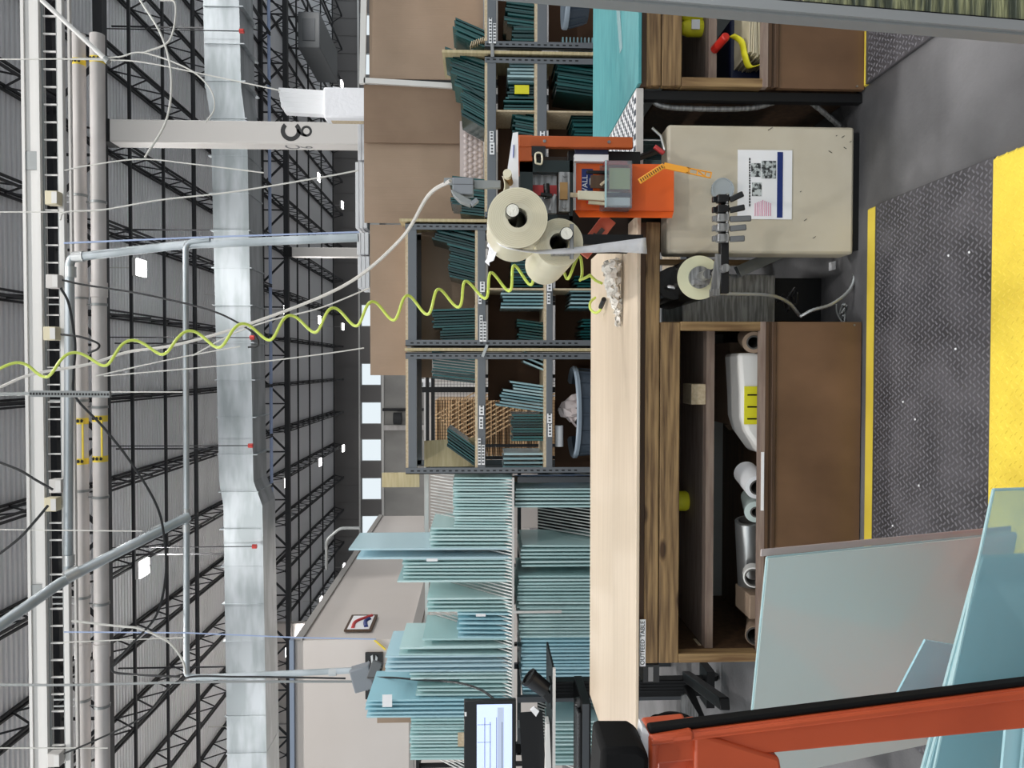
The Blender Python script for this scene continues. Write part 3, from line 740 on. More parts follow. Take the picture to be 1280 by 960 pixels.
# centre machine table top with patterned mat
xm0 = X(262, YT); xm1 = xr0-.004
t3 = thing('machine_base', 'narrow machine bench with a patterned top between the two tables', 'bench', ((xm0+xm1)/2, YT, 0))
MB().box(X(230, YT), xm1, YT+.02, 4.2, ZT-.03, ZT-.002).build('top', 'colpaint', t3)
MB().box(xm1-.04, xm1-.005, YT+.03, YT+.07, 0, ZT-.03).build('leg', 'blacksteel', t3)
MB().box(xm1-.04, xm1-.005, 4.1, 4.14, 0, ZT-.03).build('leg', 'blacksteel', t3)
MB().box(X(257, YT), X(257, YT)+.03, 4.1, 4.14, 0, ZT-.03).build('leg', 'blacksteel', t3)
b = MB(); b2 = MB(); nx, ny = 14, 34
mx0, mx1, my0, my1 = X(215, YT), xm1-.01, YT+.03, 4.18
for i in range(nx):
    for j in range(ny):
        xa = mx0+(mx1-mx0)*i/nx; ya = my0+(my1-my0)*j/ny
        (b if (i+j) % 2 else b2).box(xa, xa+(mx1-mx0)/nx, ya, ya+(my1-my0)/ny*.98, ZT-.002, ZT+.001)
b.build('pale_tiles', 'white', t3); b2.build('grey_tiles', 'bin', t3)
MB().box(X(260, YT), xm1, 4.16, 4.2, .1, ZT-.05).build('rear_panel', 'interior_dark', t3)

# things inside right cabinet
def gpt(px, py, Y): return q(px, py, Y)
sz2 = Z(883, YT+.12)
for i, (py, dx, lab) in enumerate(((18, 0, 'yellow squeeze bottle in the upper cubby of the right cabinet, farthest right'), (36, 0, 'yellow squeeze bottle in the upper cubby of the right cabinet, nearest the post'))):
    p = q(893, py, YT+.22); z = sz2
    t = thing('spray_bottle', lab, 'bottle', (p.x, YT+.22, z))
    MB().lathe([(0, 0), (.033, 0), (.035, .01), (.035, .06), (.026, .085), (.012, .095), (.012, .105), (0, .105)], (p.x, YT+.22, z)).build('body', 'hiyellow', t)
    MB().box(p.x-.02, p.x+.02, YT+.180, YT+.184, z+.02, z+.055).build('printed_label', 'white', t)
a = q(909, 44, YT+.02); c = q(878, 78, YT+.5)
a = q(907, 46, YT+.03); c = q(893, 62, YT+.12)
t = thing('screwdriver', 'red handled screwdriver sticking out of the right cabinet', 'screwdriver', a)
MB().cyl(a, c, .0175, seg=12).cyl(a+(a-c).normalized()*.006, a, .014, .0175, seg=12).build('handle', 'red', t)
MB().cyl(c, c+(c-a)*1.1, .005, seg=8).build('shaft', 'steel', t)
p0 = q(953, 72, YT+.1); p1 = q(925, 8, YT+.1)
for k in range(12):
    z = p0.z+k*(.0085)-.03
    off = random.uniform(-.012, .012)
    tag(MB().prism([(p0.x+off, YT+.06+abs(off), z), (p1.x+.03+off, YT+.06-abs(off)*.5, z+random.uniform(-.003, .003)), (p1.x+.03, YT+.4, z), (p0.x, YT+.4, z)], (0, 0, .005)).build('sandpaper_sheet', 'tapeface'), 'curled khaki sheet in the stack inside the right cabinet', 'sheet', 'khaki sheets stacked in the right cabinet')
pts = [q(918, 42, YT+.09), q(930, 50, YT+.08), q(934, 66, YT+.08), q(940, 82, YT+.09), q(952, 80, YT+.07)]
b = MB(); cp = cr(pts, 6); b.grid(lambda u, v: cp[min(int(u*(len(cp)-1)), len(cp)-1)]+V((0, .03*v, .0))+V((0, 0, .012*v)), 24, 2)
tag(b.build('yellow_ribbon', 'hiyellow', solid=.003), 'loop of yellow strapping beside the khaki sheets', 'strap')
p = q(953, 81, YT+.04); t = thing('label_card', 'small white card marked Gr in the right cabinet', 'card', p)
MB().box(X(92, YT+.04), X(70, YT+.04), YT+.035, YT+.045, Z(957.5, YT+.04), Z(949, YT+.04)).build('card', 'white', t)
text('Gr', .018, (p.x, YT+.034, p.z), 'black', 'lettering', t)
p = q(903, 50, YT+.3)
tag(MB().box(X(90, YT+.12), X(0, YT+.12), YT+.25, YT+.68, .302, Z(905, YT+.3)).build('storage_bin', 'navy', bevel=.01), 'dark navy bin deep inside the right cabinet', 'bin')

# things inside the outfeed cabinet
zf = .301
def roll(name, a, c, ro, ri, m, label, cat='roll'):
    t = thing(name, label, cat, a)
    MB().ring(a, c, ro, ri, 32).build('wound_layers', m, t)
    MB().ring(V(a)-(V(c)-V(a)).normalized()*.003, V(c)+(V(c)-V(a)).normalized()*.003, ri+.004, ri-.002, 24).build('core', 'interior', t)
    return t
# white box with yellow label
p0 = q(951, 440, YT+.14); p1 = q(922, 560, YT+.14)
t = thing('paper_bag', 'crumpled white sack with bright yellow label inside the outfeed cabinet', 'bag', (p0.x, YT+.14, zf))
xa, xb = X(568, YT+.16), X(441, YT+.16); zt = Z(921, YT+.16)
b = MB().prism([(xb, YT+.12, zf), (xb, YT+.12, zt+.005), (xb-.16, YT+.12, zt-.006), (xb-.27, YT+.12, zt-.010), (xb-.33, YT+.12, zt-.03), (xa, YT+.12, zt-.10), (xa-.01, YT+.12, zf)], (0, .2, 0))
b.build('sack', 'paper', t, bevel=.015)
lx0, lx1 = X(531, YT+.12), X(483, YT+.12)
MB().box(lx0, lx1, YT+.116, YT+.121, zt-.13, zt-.018).build('yellow_label', 'hiyellow', t)
for k in range(3): 
    MB().box(lx0+.02+k*.05, lx0+.026+k*.05, YT+.1145, YT+.1165, zt-.105, zt-.03).build('print_line', 'black', t)
roll('tape_roll', q(935, 592, YT+.22)+V((0, .03, 0)), q(947, 609, YT+.10), .052, .03, 'white', 'white paper roll with hollow grey core inside the outfeed cabinet')
roll('film_roll', q(945, 640, YT+.15), q(940, 622, YT+.3), .048, .02, 'gl_film', 'short clear film roll between the white roll and the silver tube')
roll('film_roll', q(934, 651, YT+.2), q(938, 744, YT+.28), .052, .038, 'alu', 'long silver foil tube lying in the outfeed cabinet')
roll('core_ring', q(942, 722, YT+.09), q(941, 716, YT+.16), .042, .033, 'paper', 'short open cardboard core standing before the silver tube', 'ring')
roll('core_ring', q(945, 795, YT+.12), q(947, 770, YT+.3), .045, .036, 'cardboard', 'brown cardboard tube at the left end of the outfeed cabinet', 'ring')
tag(MB().box(X(775, YT+.15), X(745, YT+.15), YT+.12, YT+.3, zf, Z(936, YT+.15)).build('cardboard_piece', 'cardboard', bevel=.004), 'small brown carton near the left end of the outfeed cabinet', 'box')
t = thing('carton', 'brown open carton at the back of the outfeed cabinet', 'box', (X(480, YT+.5), YT+.5, zf))
MB().box(X(530, YT+.45), X(428, YT+.45), YT+.38, YT+.7, zf, Z(906, YT+.45)).build('body', 'cardboard_dark', t)
MB().prism([(X(530, YT+.45), YT+.38, zf+.14), (X(536, YT+.45), YT+.34, zf+.13), (X(536, YT+.45), YT+.34, zf+.07), (X(530, YT+.45), YT+.38, zf+.07)], (0, 0, .004)).build('flap', 'cardboard', t)
p = q(885, 493, YT+.2)
roll('paper_roll', q(942, 428, YT+.12), q(935, 422, YT+.3), .045, .025, 'cardboard', 'paper roll tucked in the right end of the outfeed cabinet')
tag(MB().box(X(506, YT+.125), X(480, YT+.125), YT+.125, YT+.26, sz, sz+.062).build('wood_block', 'particle', bevel=.003), 'pale wooden block on the inner shelf of the outfeed table', 'block')
p = q(862, 626, YT+.4)
tag(MB().lathe([(0, 0), (.04, 0), (.045, .01), (.045, .05), (.03, .075), (0, .08)], (p.x, YT+.4, sz)).build('tape_dispenser', 'hiyellow'), 'dim yellow dome-shaped object on the inner shelf', 'container')
for k, (pa, pb) in enumerate(((790, 812), (800, 818))):
    a = V((X(pa, YT+.4), YT+.5, sz+.012+.012*k)); c = V((X(pb, YT+.15), YT+.15, sz+.012+.012*k))
    tag(MB().bar(a, c, .018, .012).build('wood_strip', 'particle'), ('thin wooden strip' if k else 'second thin wooden strip')+' lying at the left end of the inner shelf', 'strip')

# ================================================================ BEIGE CABINET
xa, xb = X(317, 3.08, 960), X(157, 3.08, 960); zt = Z(833, 3.08)
t = thing('steel_cabinet', 'beige scuffed steel machine cabinet standing between the tables', 'cabinet', ((xa+xb)/2, 3.08, 0))
MB().box(xa, xb, 3.08, 3.20, .03, zt).build('body', 'beige', t, bevel=.012)
MB().box(xa+.02, xb-.02, 3.10, 3.19, 0, .03).build('plinth', 'black', t)
b = MB()
for (px, py, l) in ((1052, 172, .02), (1062, 178, .012), (1058, 186, .016), (1045, 170, .008), (1016, 318-20, .02), (1005, 276, .02), (1040, 191, .02), (1000, 240, .01), (960, 163, .03)):
    p = q(px, py, 3.079); b.bar(p, p+V((l*.4, 0, l*random.choice((-.6, .7)))), .002, .001, (0, 1, 0))
b.build('scratch', 'black', t)
pt = thing('instruction_sheet', 'laminated instruction sheet with blue band and photos on the beige cabinet', 'poster', q(990, 230, 3.07))
def flat(px0, px1, py0, py1, Y, name, m, parent, th=.002):
    a = q((px0+px1)/2, py1, Y).x; c = q((px0+px1)/2, py0, Y).x
    return MB().box(a, c, Y, Y+th, q(px1, (py0+py1)/2, Y).z, q(px0, (py0+py1)/2, Y).z).build(name, m, parent)
YC = 3.076
sh = flat(922, 990, 187.5, 274, YC, 'sheet', 'white', pt)
flat(971.5, 978.5, 190, 272, YC-.0015, 'blue_band', 'signblue', sh)
flat(952, 970, 201, 223, YC-.0015, 'photo_print', 'photo', sh)
flat(939, 951, 204, 221, YC-.0015, 'photo_print', 'photo', sh)
flat(940, 952, 228, 245, YC-.0015, 'photo_print', 'photo', sh)
b = MB()
for k in range(9):
    a = q(944+k*2.4, 250+abs(4-k)*1.0, YC-.001); c = q(944+k*2.4, 270, YC-.001); b.box(c.x, a.x, YC-.0015, YC, a.z-.0012, a.z+.0012)
b.build('text_lines', 'pinkline', sh)
b = MB(); py = 258
while py > 200:
    w = random.uniform(1.5, 4); p0 = q(937, py, YC); p1 = q(937, py-w, YC); b.box(p0.x, p1.x, YC-.0015, YC, p0.z-.0028, p0.z+.0028); py -= w+.9
b.build('heading_line', 'black', sh)

# ================================================================ TAPE MACHINE
def on(px, py, Y): return q(px, py, Y)
# beige-cabinet side bracket, clamp bar
YK = 2.74
t = thing('clamp_bar', 'black square steel bar holding five small spring clamps before the beige cabinet', 'bar', on(905, 306, YK))
a, c = on(904.5, 367, YK), on(904.5, 248, YK)
MB().bar(a, c, .030, .030, (0, 0, 1)).build('bar', 'black', t, bevel=.002)
MB().bar(on(893, 365, YK-.01), on(899.5, 318, YK-.01), .008, .03).box(on(0,366,YK).x, on(0,357,YK).x, YK-.03, YK+.02, on(899, 0, YK).z, on(891, 0, YK).z).build('angle_plate', 'steel', t)
p = on(902, 337, YK)
MB().cyl((p.x, YK-.05, p.z), (p.x, YK+.04, p.z), .0145, seg=18).cyl((p.x, YK-.052, p.z), (p.x, YK-.05, p.z), .012, seg=18).build('peg', 'steel', t)
MB().cyl((p.x, YK-.015, p.z), on(893, 342, YK+.05), .012, seg=12).build('shaft', 'steel', t)
MB().bar((p.x, YK+.01, p.z), (p.x, 3.1, p.z), .02, .03).build('arm', 'blacksteel', t)
for k, (py, px2, dy, m, lab) in enumerate(((249, 929, -7, 'black', 'black spring clamp at the right end of the clamp bar'), (262, 931, -3, 'black', 'black spring clamp, second from the right on the clamp bar'),
        (273, 939, 0, 'steel', 'silver-bodied clamp with the longest handle on the clamp bar'), (285, 933, -1, 'steel', 'silver-bodied clamp, second from the left on the clamp bar'), (298, 931, 0, 'steel', 'silver-bodied clamp farthest left on the clamp bar'))):
    ct = thing('spring_clamp', lab, 'clamp', on(905, py, YK-.03))
    z_ = on(903, py, YK-.03)
    cb = MB().box(z_.x-.014, z_.x+.014, YK-.05, YK-.016, z_.z-.02, z_.z+.022).build('body', m, ct, bevel=.004)
    MB().bar(on(912, py+1, YK-.04), on(px2, py+dy, YK-.05), .021, .012, (0, 1, 0)).build('handle', 'greyplastic' if m == 'steel' else 'black', ct, bevel=.004)
    MB().cyl((z_.x-.017, YK-.045, z_.z-.012), (z_.x+.017, YK-.045, z_.z-.012), .005, seg=8).build('pivot', 'steel', cb)
    MB().box(z_.x-.010, z_.x+.010, YK-.030, YK-.014, z_.z+.022, z_.z+.034).build('jaw', m, ct, bevel=.002)
# suction disc
p = on(903, 237, 3.05)
t = thing('plastic_disc', 'clear round plastic disc hanging on the beige cabinet under the yellow tie', 'disc', p)
MB().cyl((p.x, 3.045, p.z), (p.x, 3.058, p.z), .045, seg=36).build('disc', 'cup', t)
MB().ring((p.x, 3.04, p.z), (p.x, 3.058, p.z), .045, .0415, 36).build('rim', 'cup', t)
# dark roll on a hub
YR = 2.95
cc = on(874, 347, YR); t = thing('film_roll', 'dark shiny film roll on a metal hub between the beige cabinet and the outfeed table', 'roll', cc)
r3 = 28*YR/F0
MB().cyl((cc.x, YR+.004, cc.z), (cc.x, YR+.5, cc.z), r3, seg=40).build('wound_film', 'darkfilm', t)
MB().ring((cc.x, YR, cc.z), (cc.x, YR+.004, cc.z), r3*.99, r3*.45, 40).build('end_face', 'paleroll', t)
MB().ring((cc.x, YR-.015, cc.z), (cc.x, YR+.01, cc.z), r3*.5, r3*.22, 24).build('hub_flange', 'steel', t)
MB().cyl((cc.x, YR-.12, cc.z), (cc.x, YR+.02, cc.z), r3*.22, seg=16).build('hub_shaft', 'steel', t)
MB().box(cc.x-.03, cc.x-.012, YR-.03, YR-.01, cc.z-.03, cc.z+.03).build('hub_lug', 'steel', t)
cyl0 = on(850, 352, YR+.02)
t = thing('film_roll', 'larger dark roll of black film just above the pale-faced roll', 'roll', cyl0)
# steel drum of dark film (upper)
MB().cyl((cyl0.x+.005, YR+.12, cyl0.z-.0), (cyl0.x+.005, YR+.6, cyl0.z), .066, seg=40).build('wound_film', 'darkfilm', t)
# brushed steel box + brace in the gap
t = thing('steel_box', 'brushed steel box standing in the gap beside the outfeed cabinet', 'box', (X(372, 3.4), 3.4, 0))
MB().box(X(403, 3.45), X(343, 3.45), 3.40, 3.75, Z(968, 3.4), Z(852, 3.4)).build('body', 'steel', t, bevel=.003)
MB().box(X(400, 3.45), X(346, 3.45), 3.44, 3.7, .0, Z(968, 3.4)).build('pedestal', 'blacksteel', t)
tag(MB().bar(on(1010, 300, 3.35), on(922, 340, 3.35), .05, .04, (0, 1, 0)).build('brace', 'galvdull'), 'slanting grey steel brace behind the beige cabinet', 'brace')
tag(MB().tube(cr([on(835, 358, 3.04), on(860, 362, 3.0), (on(905, 367, 3.03)), on(960, 369, 3.05), on(985, 378, 3.1), on(1000, 395, 3.15)], 10), [.0065+.0012*(i % 2) for i in range(51)], 8).build('flexible_conduit', 'alu'), 'ribbed silver flexible conduit running under the dark roll', 'conduit')
tag(MB().tube(cr([on(1063, 318, 3.2), on(1068, 340, 3.15), on(1062, 362, 3.12), on(1040, 380, 3.1), on(1015, 388, 3.1), on(1000, 396, 3.12)], 10), [.0065+.0012*(i % 2) for i in range(51)], 8).build('flexible_conduit', 'alu'), 'ribbed silver flexible conduit curving near the floor', 'conduit')
tag(MB().tube(cr([on(812, 118, 3.13), on(825, 132, 3.13), (on(870, 136, 3.13)), on(940, 135, 3.13), on(985, 123, 3.13), on(1010, 126, 3.13), on(1050, 158, 3.2)], 10), [.010+.0016*(i % 2) for i in range(61)], 8).build('flexible_conduit', 'steel'), 'thick ribbed conduit in the dark gap beside the right cabinet', 'conduit')
tag(MB().box(X(400, 3.5), X(320, 3.5), 4.4, 4.43, 0, .5).build('sheet_metal', 'greyplastic'), 'dull grey metal sheet low behind the gap', 'panel')
for (px, py, lab) in ((990, 375, 'tangle of cut wires and clips beside the outfeed cabinet'), (1052, 392, 'small metal fitting on the floor beside the outfeed cabinet')):
    p = on(px, py, 3.2); b = MB(); random.seed(px)
    for k in range(4):
        b.tube(cr([p+V((random.uniform(-.05, .05), random.uniform(-.04, .04), random.uniform(-.03, .05))) for _ in range(4)], 5), .004, 6)
    tag(b.build('wire_tangle', 'black' if px < 1000 else 'galvdull'), lab, 'wires')
p = on(990, 262, 3.0)
pa = qz(1055, 337, .001)
tag(MB().box(X(342, 3.45, 1050), X(332, 3.45, 1050), 3.3, 3.36, 0, .003).build('paper_tag', 'white'), 'small pale paper tag lying in the dark gap', 'paper')
# yellow tag under bench
p = on(833, 117, 3.2); t = thing('yellow_tag', 'small yellow tag dangling under the right table edge', 'tag', p)
MB().bar(on(822, 117, 3.12), on(845, 116, 3.12), .018, .004, (0, 1, 0)).build('card', 'hiyellow', t)
# plates leaning behind the beige cabinet
for k in range(12):
    x = X(200, 3.75)+k*.008
    tag(MB().box(x, x+.005, 3.72, 4.02, .62, .80).build('glass_plate', 'gl_mid'), 'bluish glass plate in the short rack behind the beige cabinet', 'glass', 'glass plates behind the beige cabinet')
tag(MB().box(X(202, 3.75)-.01, X(170, 3.75), 3.7, 4.04, 0, .62).build('plate_stand', 'blacksteel'), 'dark stand carrying the bluish plates behind the beige cabinet', 'stand')
tag(MB().bar(on(788, 201, 3.0), on(826, 187, 3.1), .02, .02).build('lever_bar', 'black', bevel=.004), 'black lever handle lying behind the orange bracket', 'lever')
tag(MB().bar(on(818, 183, 3.05), on(830, 192, 3.05), .022, .015).build('tool_grip', 'redink', bevel=.004), 'dark red grip at the end of the black lever', 'grip')
tag(MB().tube([on(815, 160, 3.1), on(826, 170, 3.1), on(831, 188, 3.1)], .006).build('wire_hook', 'alu'), 'bright bent wire hook above the beige cabinet', 'hook')

# orange frame
YF = 2.92
t = thing('tape_machine', 'orange and black steel tape dispensing machine head above the bench', 'machine', (X(230, YF), YF, ZT))
MB().box(X(183, YF), X(169, YF), YF, YF+.03, Z(790, YF), Z(648, YF)).build('orange_post', 'orangedark', t, bevel=.003)
for px in (680, 760): MB().cyl((X(176, YF), YF-.004, Z(px, YF)), (X(176, YF), YF, Z(px, YF)), .006, seg=10).build('bolt', 'steel', t)
MB().box(X(200, YF), X(168, YF), YF+.005, YF+.25, Z(665, YF), Z(648, YF)).build('top_plate', 'orangedark', t)
x0, x1 = X(298, YF), X(198, YF)
MB().box(x0, x1, YF+.02, YF+.05, Z(666, YF), Z(650, YF)).box(x0, x1, YF+.02, YF+.05, Z(716, YF), Z(712, YF)).box(X(213, YF), x1, YF+.02, YF+.06, Z(716, YF), Z(650, YF)).box(x0, X(265, YF), YF+.04, YF+.06, Z(716, YF), Z(650, YF)).build('head_frame', 'greenblack', t)
MB().box(X(288, YF), X(268, YF), YF+.02, YF+.04, Z(716, YF), Z(698, YF)).build('frame_foot', 'blacksteel', t)
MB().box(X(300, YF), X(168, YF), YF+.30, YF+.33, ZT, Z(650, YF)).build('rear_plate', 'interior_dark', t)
MB().box(X(262, YF), X(214, YF), YF+.06, YF+.075, Z(697, YF), Z(666, YF)).build('pressure_plate', 'steel', t)
MB().box(X(240, YF), X(227, YF), YF+.05, YF+.062, Z(697, YF), Z(666, YF)).build('brown_strip', 'redink', t)
MB().cyl(on(683, 230, YF+.01), on(684, 248, YF+.01), .012, seg=12).cyl(on(690, 245, YF), on(676, 243, YF), .008).build('black_knob', 'black', t)
MB().bar(on(694, 243, YF), on(687, 263, YF), .010, .008, (0, 1, 0)).build('lever', 'steel', t)
MB().box(X(264, YF), X(214, YF), YF+.0, YF+.02, Z(712, YF), Z(698, YF)).build('bracket_plate', 'steel', t, bevel=.002)
MB().box(X(249, YF), X(228, YF), YF-.012, YF, Z(708.5, YF), Z(699, YF)).build('tan_block', 'tan', t)
for py in (218, 258): MB().cyl((X(py, YF), YF-.008, Z(705, YF)), (X(py, YF), YF, Z(705, YF)), .009, seg=6).build('hex_bolt', 'steel', t)
MB().box(X(195, YF), X(183, YF), YF-.01, YF+.01, Z(681, YF), Z(664, YF)).build('switch_plate', 'black', t)
b = MB(); zz = Z(672, YF); xx = X(199, YF)
b.tube(cr([(xx-.02, YF-.02, zz+.01), (xx-.02, YF-.02, zz-.012), (xx+.016, YF-.02, zz-.012), (xx+.016, YF-.02, zz+.01), (xx-.02, YF-.02, zz+.01)], 6), .0035, 6)
b.build('wire_latch', 'tape', t)
MB().box(X(292, YF), X(182, YF), YF+.2, YF+.21, Z(700, YF), Z(668, YF)).build('clear_guard', 'plastic_clear', t)
MB().box(X(305, YF), X(292, YF), YF+.0, YF+.06, ZT, Z(712, YF)).build('upright', 'blacksteel', t)
MB().box(X(198, YF), X(182, YF), YF+.06, YF+.1, ZT, Z(712, YF)).build('upright', 'blacksteel', t)
# white card
t = thing('white_board', 'white board with a blue mark leaning on the orange post', 'board', on(648, 200, YF-.02))
MB().prism([on(641, 166, YF-.05), on(647.5, 165, YF-.05), on(648.5, 236, YF-.05), on(636, 236, YF-.05), on(634, 214, YF-.05)], (0, .012, 0)).build('board', 'white', t)
MB().bar(on(642, 181, YF-.053), on(641.5, 197, YF-.053), .006, .002, (0, 0, 1)).build('blue_mark', 'blueink', t)
# dowel with foam tape
t = thing('dowel', 'round beige wooden dowel with loose cream tape above the big tape roll', 'dowel', on(634, 216, 2.8))
p = on(634, 216, 2.76); MB().cyl(p, p+V((-.02, .28, -.03)), .014, seg=14).build('rod', 'tan', t)
MB().grid(lambda u, v: on(628+6*u+3*math.sin(v*5), 220+v*36, 2.8)+V((0, .05*u, 0)), 5, 8).build('tape_tail', 'tape', t, solid=.003)
MB().cyl(p+V((-.002, -.002, 0)), p+V((-.003, .03, -.003)), .0155, seg=14).build('collar', 'tape', t)
# big tape rolls (axis along Y)
def bigroll(px, py, Y, L, rp, ri, off, label, endpeg):
    c = on(px, py, Y); r = rp*Y/F0; t = thing('tape_roll', label, 'roll', c)
    wt = MB().ring((c.x, Y, c.z), (c.x, Y+L, c.z), r, ri*Y/F0, 48).build('wound_tape', 'tape', t)
    b = MB()
    for k in range(3, 11):
        rr = ri*Y/F0+(r-ri*Y/F0)*(k/11); b.ring((c.x, Y-.001, c.z), (c.x, Y, c.z), rr+.0006, rr-.0006, 48)
    b.build('layer_lines', 'tapeface', wt)
    e = V(off); sp = MB().cyl((c.x+e.x, Y-.06, c.z+e.z), (c.x+e.x, Y+L+.05, c.z+e.z), .0235, seg=24).build('spindle', endpeg, t)
    MB().cyl((c.x+e.x, Y-.063, c.z+e.z), (c.x+e.x, Y-.06, c.z+e.z), .021, seg=24).build('spindle_end', 'foam', sp)
    MB().ring((c.x, Y+.06, c.z), (c.x, Y+L-.03, c.z), ri*Y/F0*.99, ri*Y/F0*.9, 32).build('core', 'black', t)
    return t, c, r
t, c1, r1 = bigroll(647, 272, 2.66, .36, 37.5, 12.5, (.012, 0, .020), 'large cream tape roll with dark hollow core, nearest the camera, face on', 'darkfilm')
t, c2, r2 = bigroll(699, 303, 2.78, .62, 30, 12, (.022, 0, -.02), 'long cream tape roll lower down behind the big round roll', 'darkfilm')
MB().box(c2.x-.05, c2.x-.04, 2.74, 2.78, c2.z-.05, c2.z+.03).box(c2.x-.065, c2.x+.06, 2.742, 2.75, c2.z-.048, c2.z-.034).build('hub_bracket', 'steel', t)
# arms carrying rolls
t = thing('roll_stand', 'black steel stand carrying the tape rolls at the back', 'stand', (c1.x, 3.4, ZT))
MB().box(X(290, 3.42), X(276, 3.42), 3.40, 3.44, ZT+.0, c1.z+.04).box(X(335, 3.42), X(276, 3.42), 3.40, 3.42, c2.z-.02, c2.z+.02).build('post', 'blacksteel', t)
# crumpled film tail of roll 1
def crump(name, fn, nu, nv, m, label, cat, amp, seed, solid=.002):
    random.seed(seed); R = [[(random.uniform(-1, 1)*amp, random.uniform(-1, 1)*amp, random.uniform(-1, 1)*amp) for _ in range(nu+1)] for _ in range(nv+1)]
    b = MB(); b.grid(lambda u, v: fn(u, v)+V(R[int(round(v*nv))][int(round(u*nu))]), nu, nv)
    return tag(b.build(name, m, solid=solid, fix=False), label, cat)
crump('torn_film', lambda u, v: on(611+31*u-4*v, 298+33*v*(.55+.45*math.sin(1+u*5)), 2.98-.04*math.sin(u*3)), 10, 8, 'whitefilm', 'torn white film hanging off the back of the big tape roll', 'film', .007, 4)
# tape tongue
pts = [(618, 296, 2.74), (628, 306, 2.70), (645, 311.5, 2.68), (670, 314.5, 2.70), (700, 314, 2.72), (735, 311.5, 2.76), (770, 308.5, 2.80), (808, 307, 2.84)]
hw = [5, 3, 1.8, 2.4, 3.6, 4.8, 7, 11]
cp = cr([q(*p) for p in pts], 6); n = len(cp); b = MB()
def wv(i): 
    f = i/(n-1)*7; k = min(int(f), 6); return (hw[k]+(hw[k+1]-hw[k])*(f-k))*2.75/F0
b.grid(lambda u, v: cp[int(round(u*(n-1)))]+RT*((v-.5)*2*wv(int(round(u*(n-1)))))+V((0, (v-.5)*.02, 0)), n-1, 2)
tag(b.build('tape_tongue', 'whitefilm', solid=.0015), 'long white tape end drooping from the big roll over the table edge', 'tape')

# orange bracket with accessories
YO2 = 2.98
t = thing('orange_bracket', 'bright orange bent steel bracket plate in front of the machine', 'bracket', (X(235, YO2), YO2, Z(841, YO2)))
MB().box(X(262, YO2), X(203, YO2), YO2, YO2+.004, Z(841, YO2), Z(717, YO2)).build('plate', 'orange', t)
MB().hexa([(X(273, YO2), YO2-.035, Z(836, YO2)), (X(272, YO2), YO2-.031, Z(836, YO2)), (X(262, YO2), YO2+.004, Z(841, YO2)), (X(262.5, YO2), YO2, Z(841, YO2)), (X(273, YO2), YO2-.035, Z(722, YO2)), (X(272, YO2), YO2-.031, Z(722, YO2)), (X(262, YO2), YO2+.004, Z(717, YO2)), (X(262.5, YO2), YO2, Z(717, YO2))]).build('side_flange', 'orange', t)
MB().box(X(262, YO2), X(203, YO2), YO2-.006, YO2+.004, Z(719, YO2), Z(716, YO2)).build('top_lip', 'white', t)
MB().box(X(240, YO2), X(210, YO2), YO2+.004, YO2+.09, Z(836, YO2), Z(825, YO2)).build('standoff', 'orange', t)
lab = thing('blue_label', 'blue sticker with white letters on the orange bracket', 'sticker', on(734, 230, YO2))
flat(727, 741, 211, 247, YO2-.002, 'sticker', 'signblue', lab)
text('WALL', .030, (X(231, YO2), YO2-.0025, Z(730.5, YO2)), 'white', 'lettering', lab)
t = thing('packet', 'navy and white packet standing on the right of the orange bracket', 'packet', on(757, 193, YO2))
MB().box(X(203, YO2), X(194.5, YO2), YO2-.03, YO2, Z(758, YO2), Z(716, YO2)).build('white_part', 'white', t)
MB().box(X(194.5, YO2), X(186, YO2), YO2-.03, YO2, Z(758, YO2), Z(717, YO2)).build('navy_part', 'navy', t, bevel=.003)
# clear plastic holder
YH = 2.90
t = thing('plastic_holder', 'clear plastic holder clipped on the orange bracket with pens and notes', 'holder', on(788, 228, YH))
x0, x1, z0, z1 = X(258, YH), X(199, YH), Z(789, YH), Z(756, YH)
MB().box(x0, x1, YH, YH+.003, z0, z1).box(x0, x1, YH, YH+.08, z0, z0+.004).box(x0, x0+.004, YH, YH+.08, z0, z1).box(x1-.004, x1, YH, YH+.08, z0, z1).box(x0, x1, YH+.076, YH+.08, z0, z1+.01).build('box', 'plastic_clear', t)
MB().box(x0, x1, YH-.003, YH+.003, z1-.004, z1+.003).build('rim', 'gl_edge', t)
tag(MB().box(X(235, YH+.02), X(209, YH+.02), YH+.015, YH+.03, Z(786, YH+.02), Z(761, YH+.02)).build('sticky_notes', 'sticky'), 'pale green sticky note pad inside the clear holder', 'notes')
tag(MB().box(X(256, YH+.02), X(246, YH+.02), YH+.012, YH+.05, Z(786, YH+.02), Z(757, YH+.02)).build('white_pad', 'white'), 'white pad at the left end inside the clear holder', 'pad')
tag(MB().box(X(245, YH+.02), X(240, YH+.02), YH+.012, YH+.05, Z(787, YH+.02), Z(758, YH+.02)).build('navy_box', 'navy'), 'narrow navy box inside the clear holder', 'box')
tag(MB().box(X(206, YH+.05), X(201, YH+.05), YH+.03, YH+.06, Z(782, YH+.05), Z(754, YH+.05)).build('eraser', 'redink'), 'dark red block at the right end inside the clear holder', 'block')
def knife(name, pts, w, h, m, label, cat, parts=None):
    t = thing(name, label, cat, q(*pts[0])); MB().bar(q(*pts[0]), q(*pts[1]), w, h, (0, 1, 0)).build('body', m, t, bevel=min(w, h)*.25)
    if parts: MB().bar(q(*pts[1]), q(*pts[1])+(q(*pts[1])-q(*pts[0])).normalized()*parts[1], w*.5, h*.6, (0, 1, 0)).build(parts[0], parts[2], t)
knife('utility_knife', [(775, 246, YH+.04), (722, 244, YH+.03)], .034, .012, 'tape', 'khaki snap-off knife standing in the clear holder', 'knife', ('blade', .035, 'particle'))
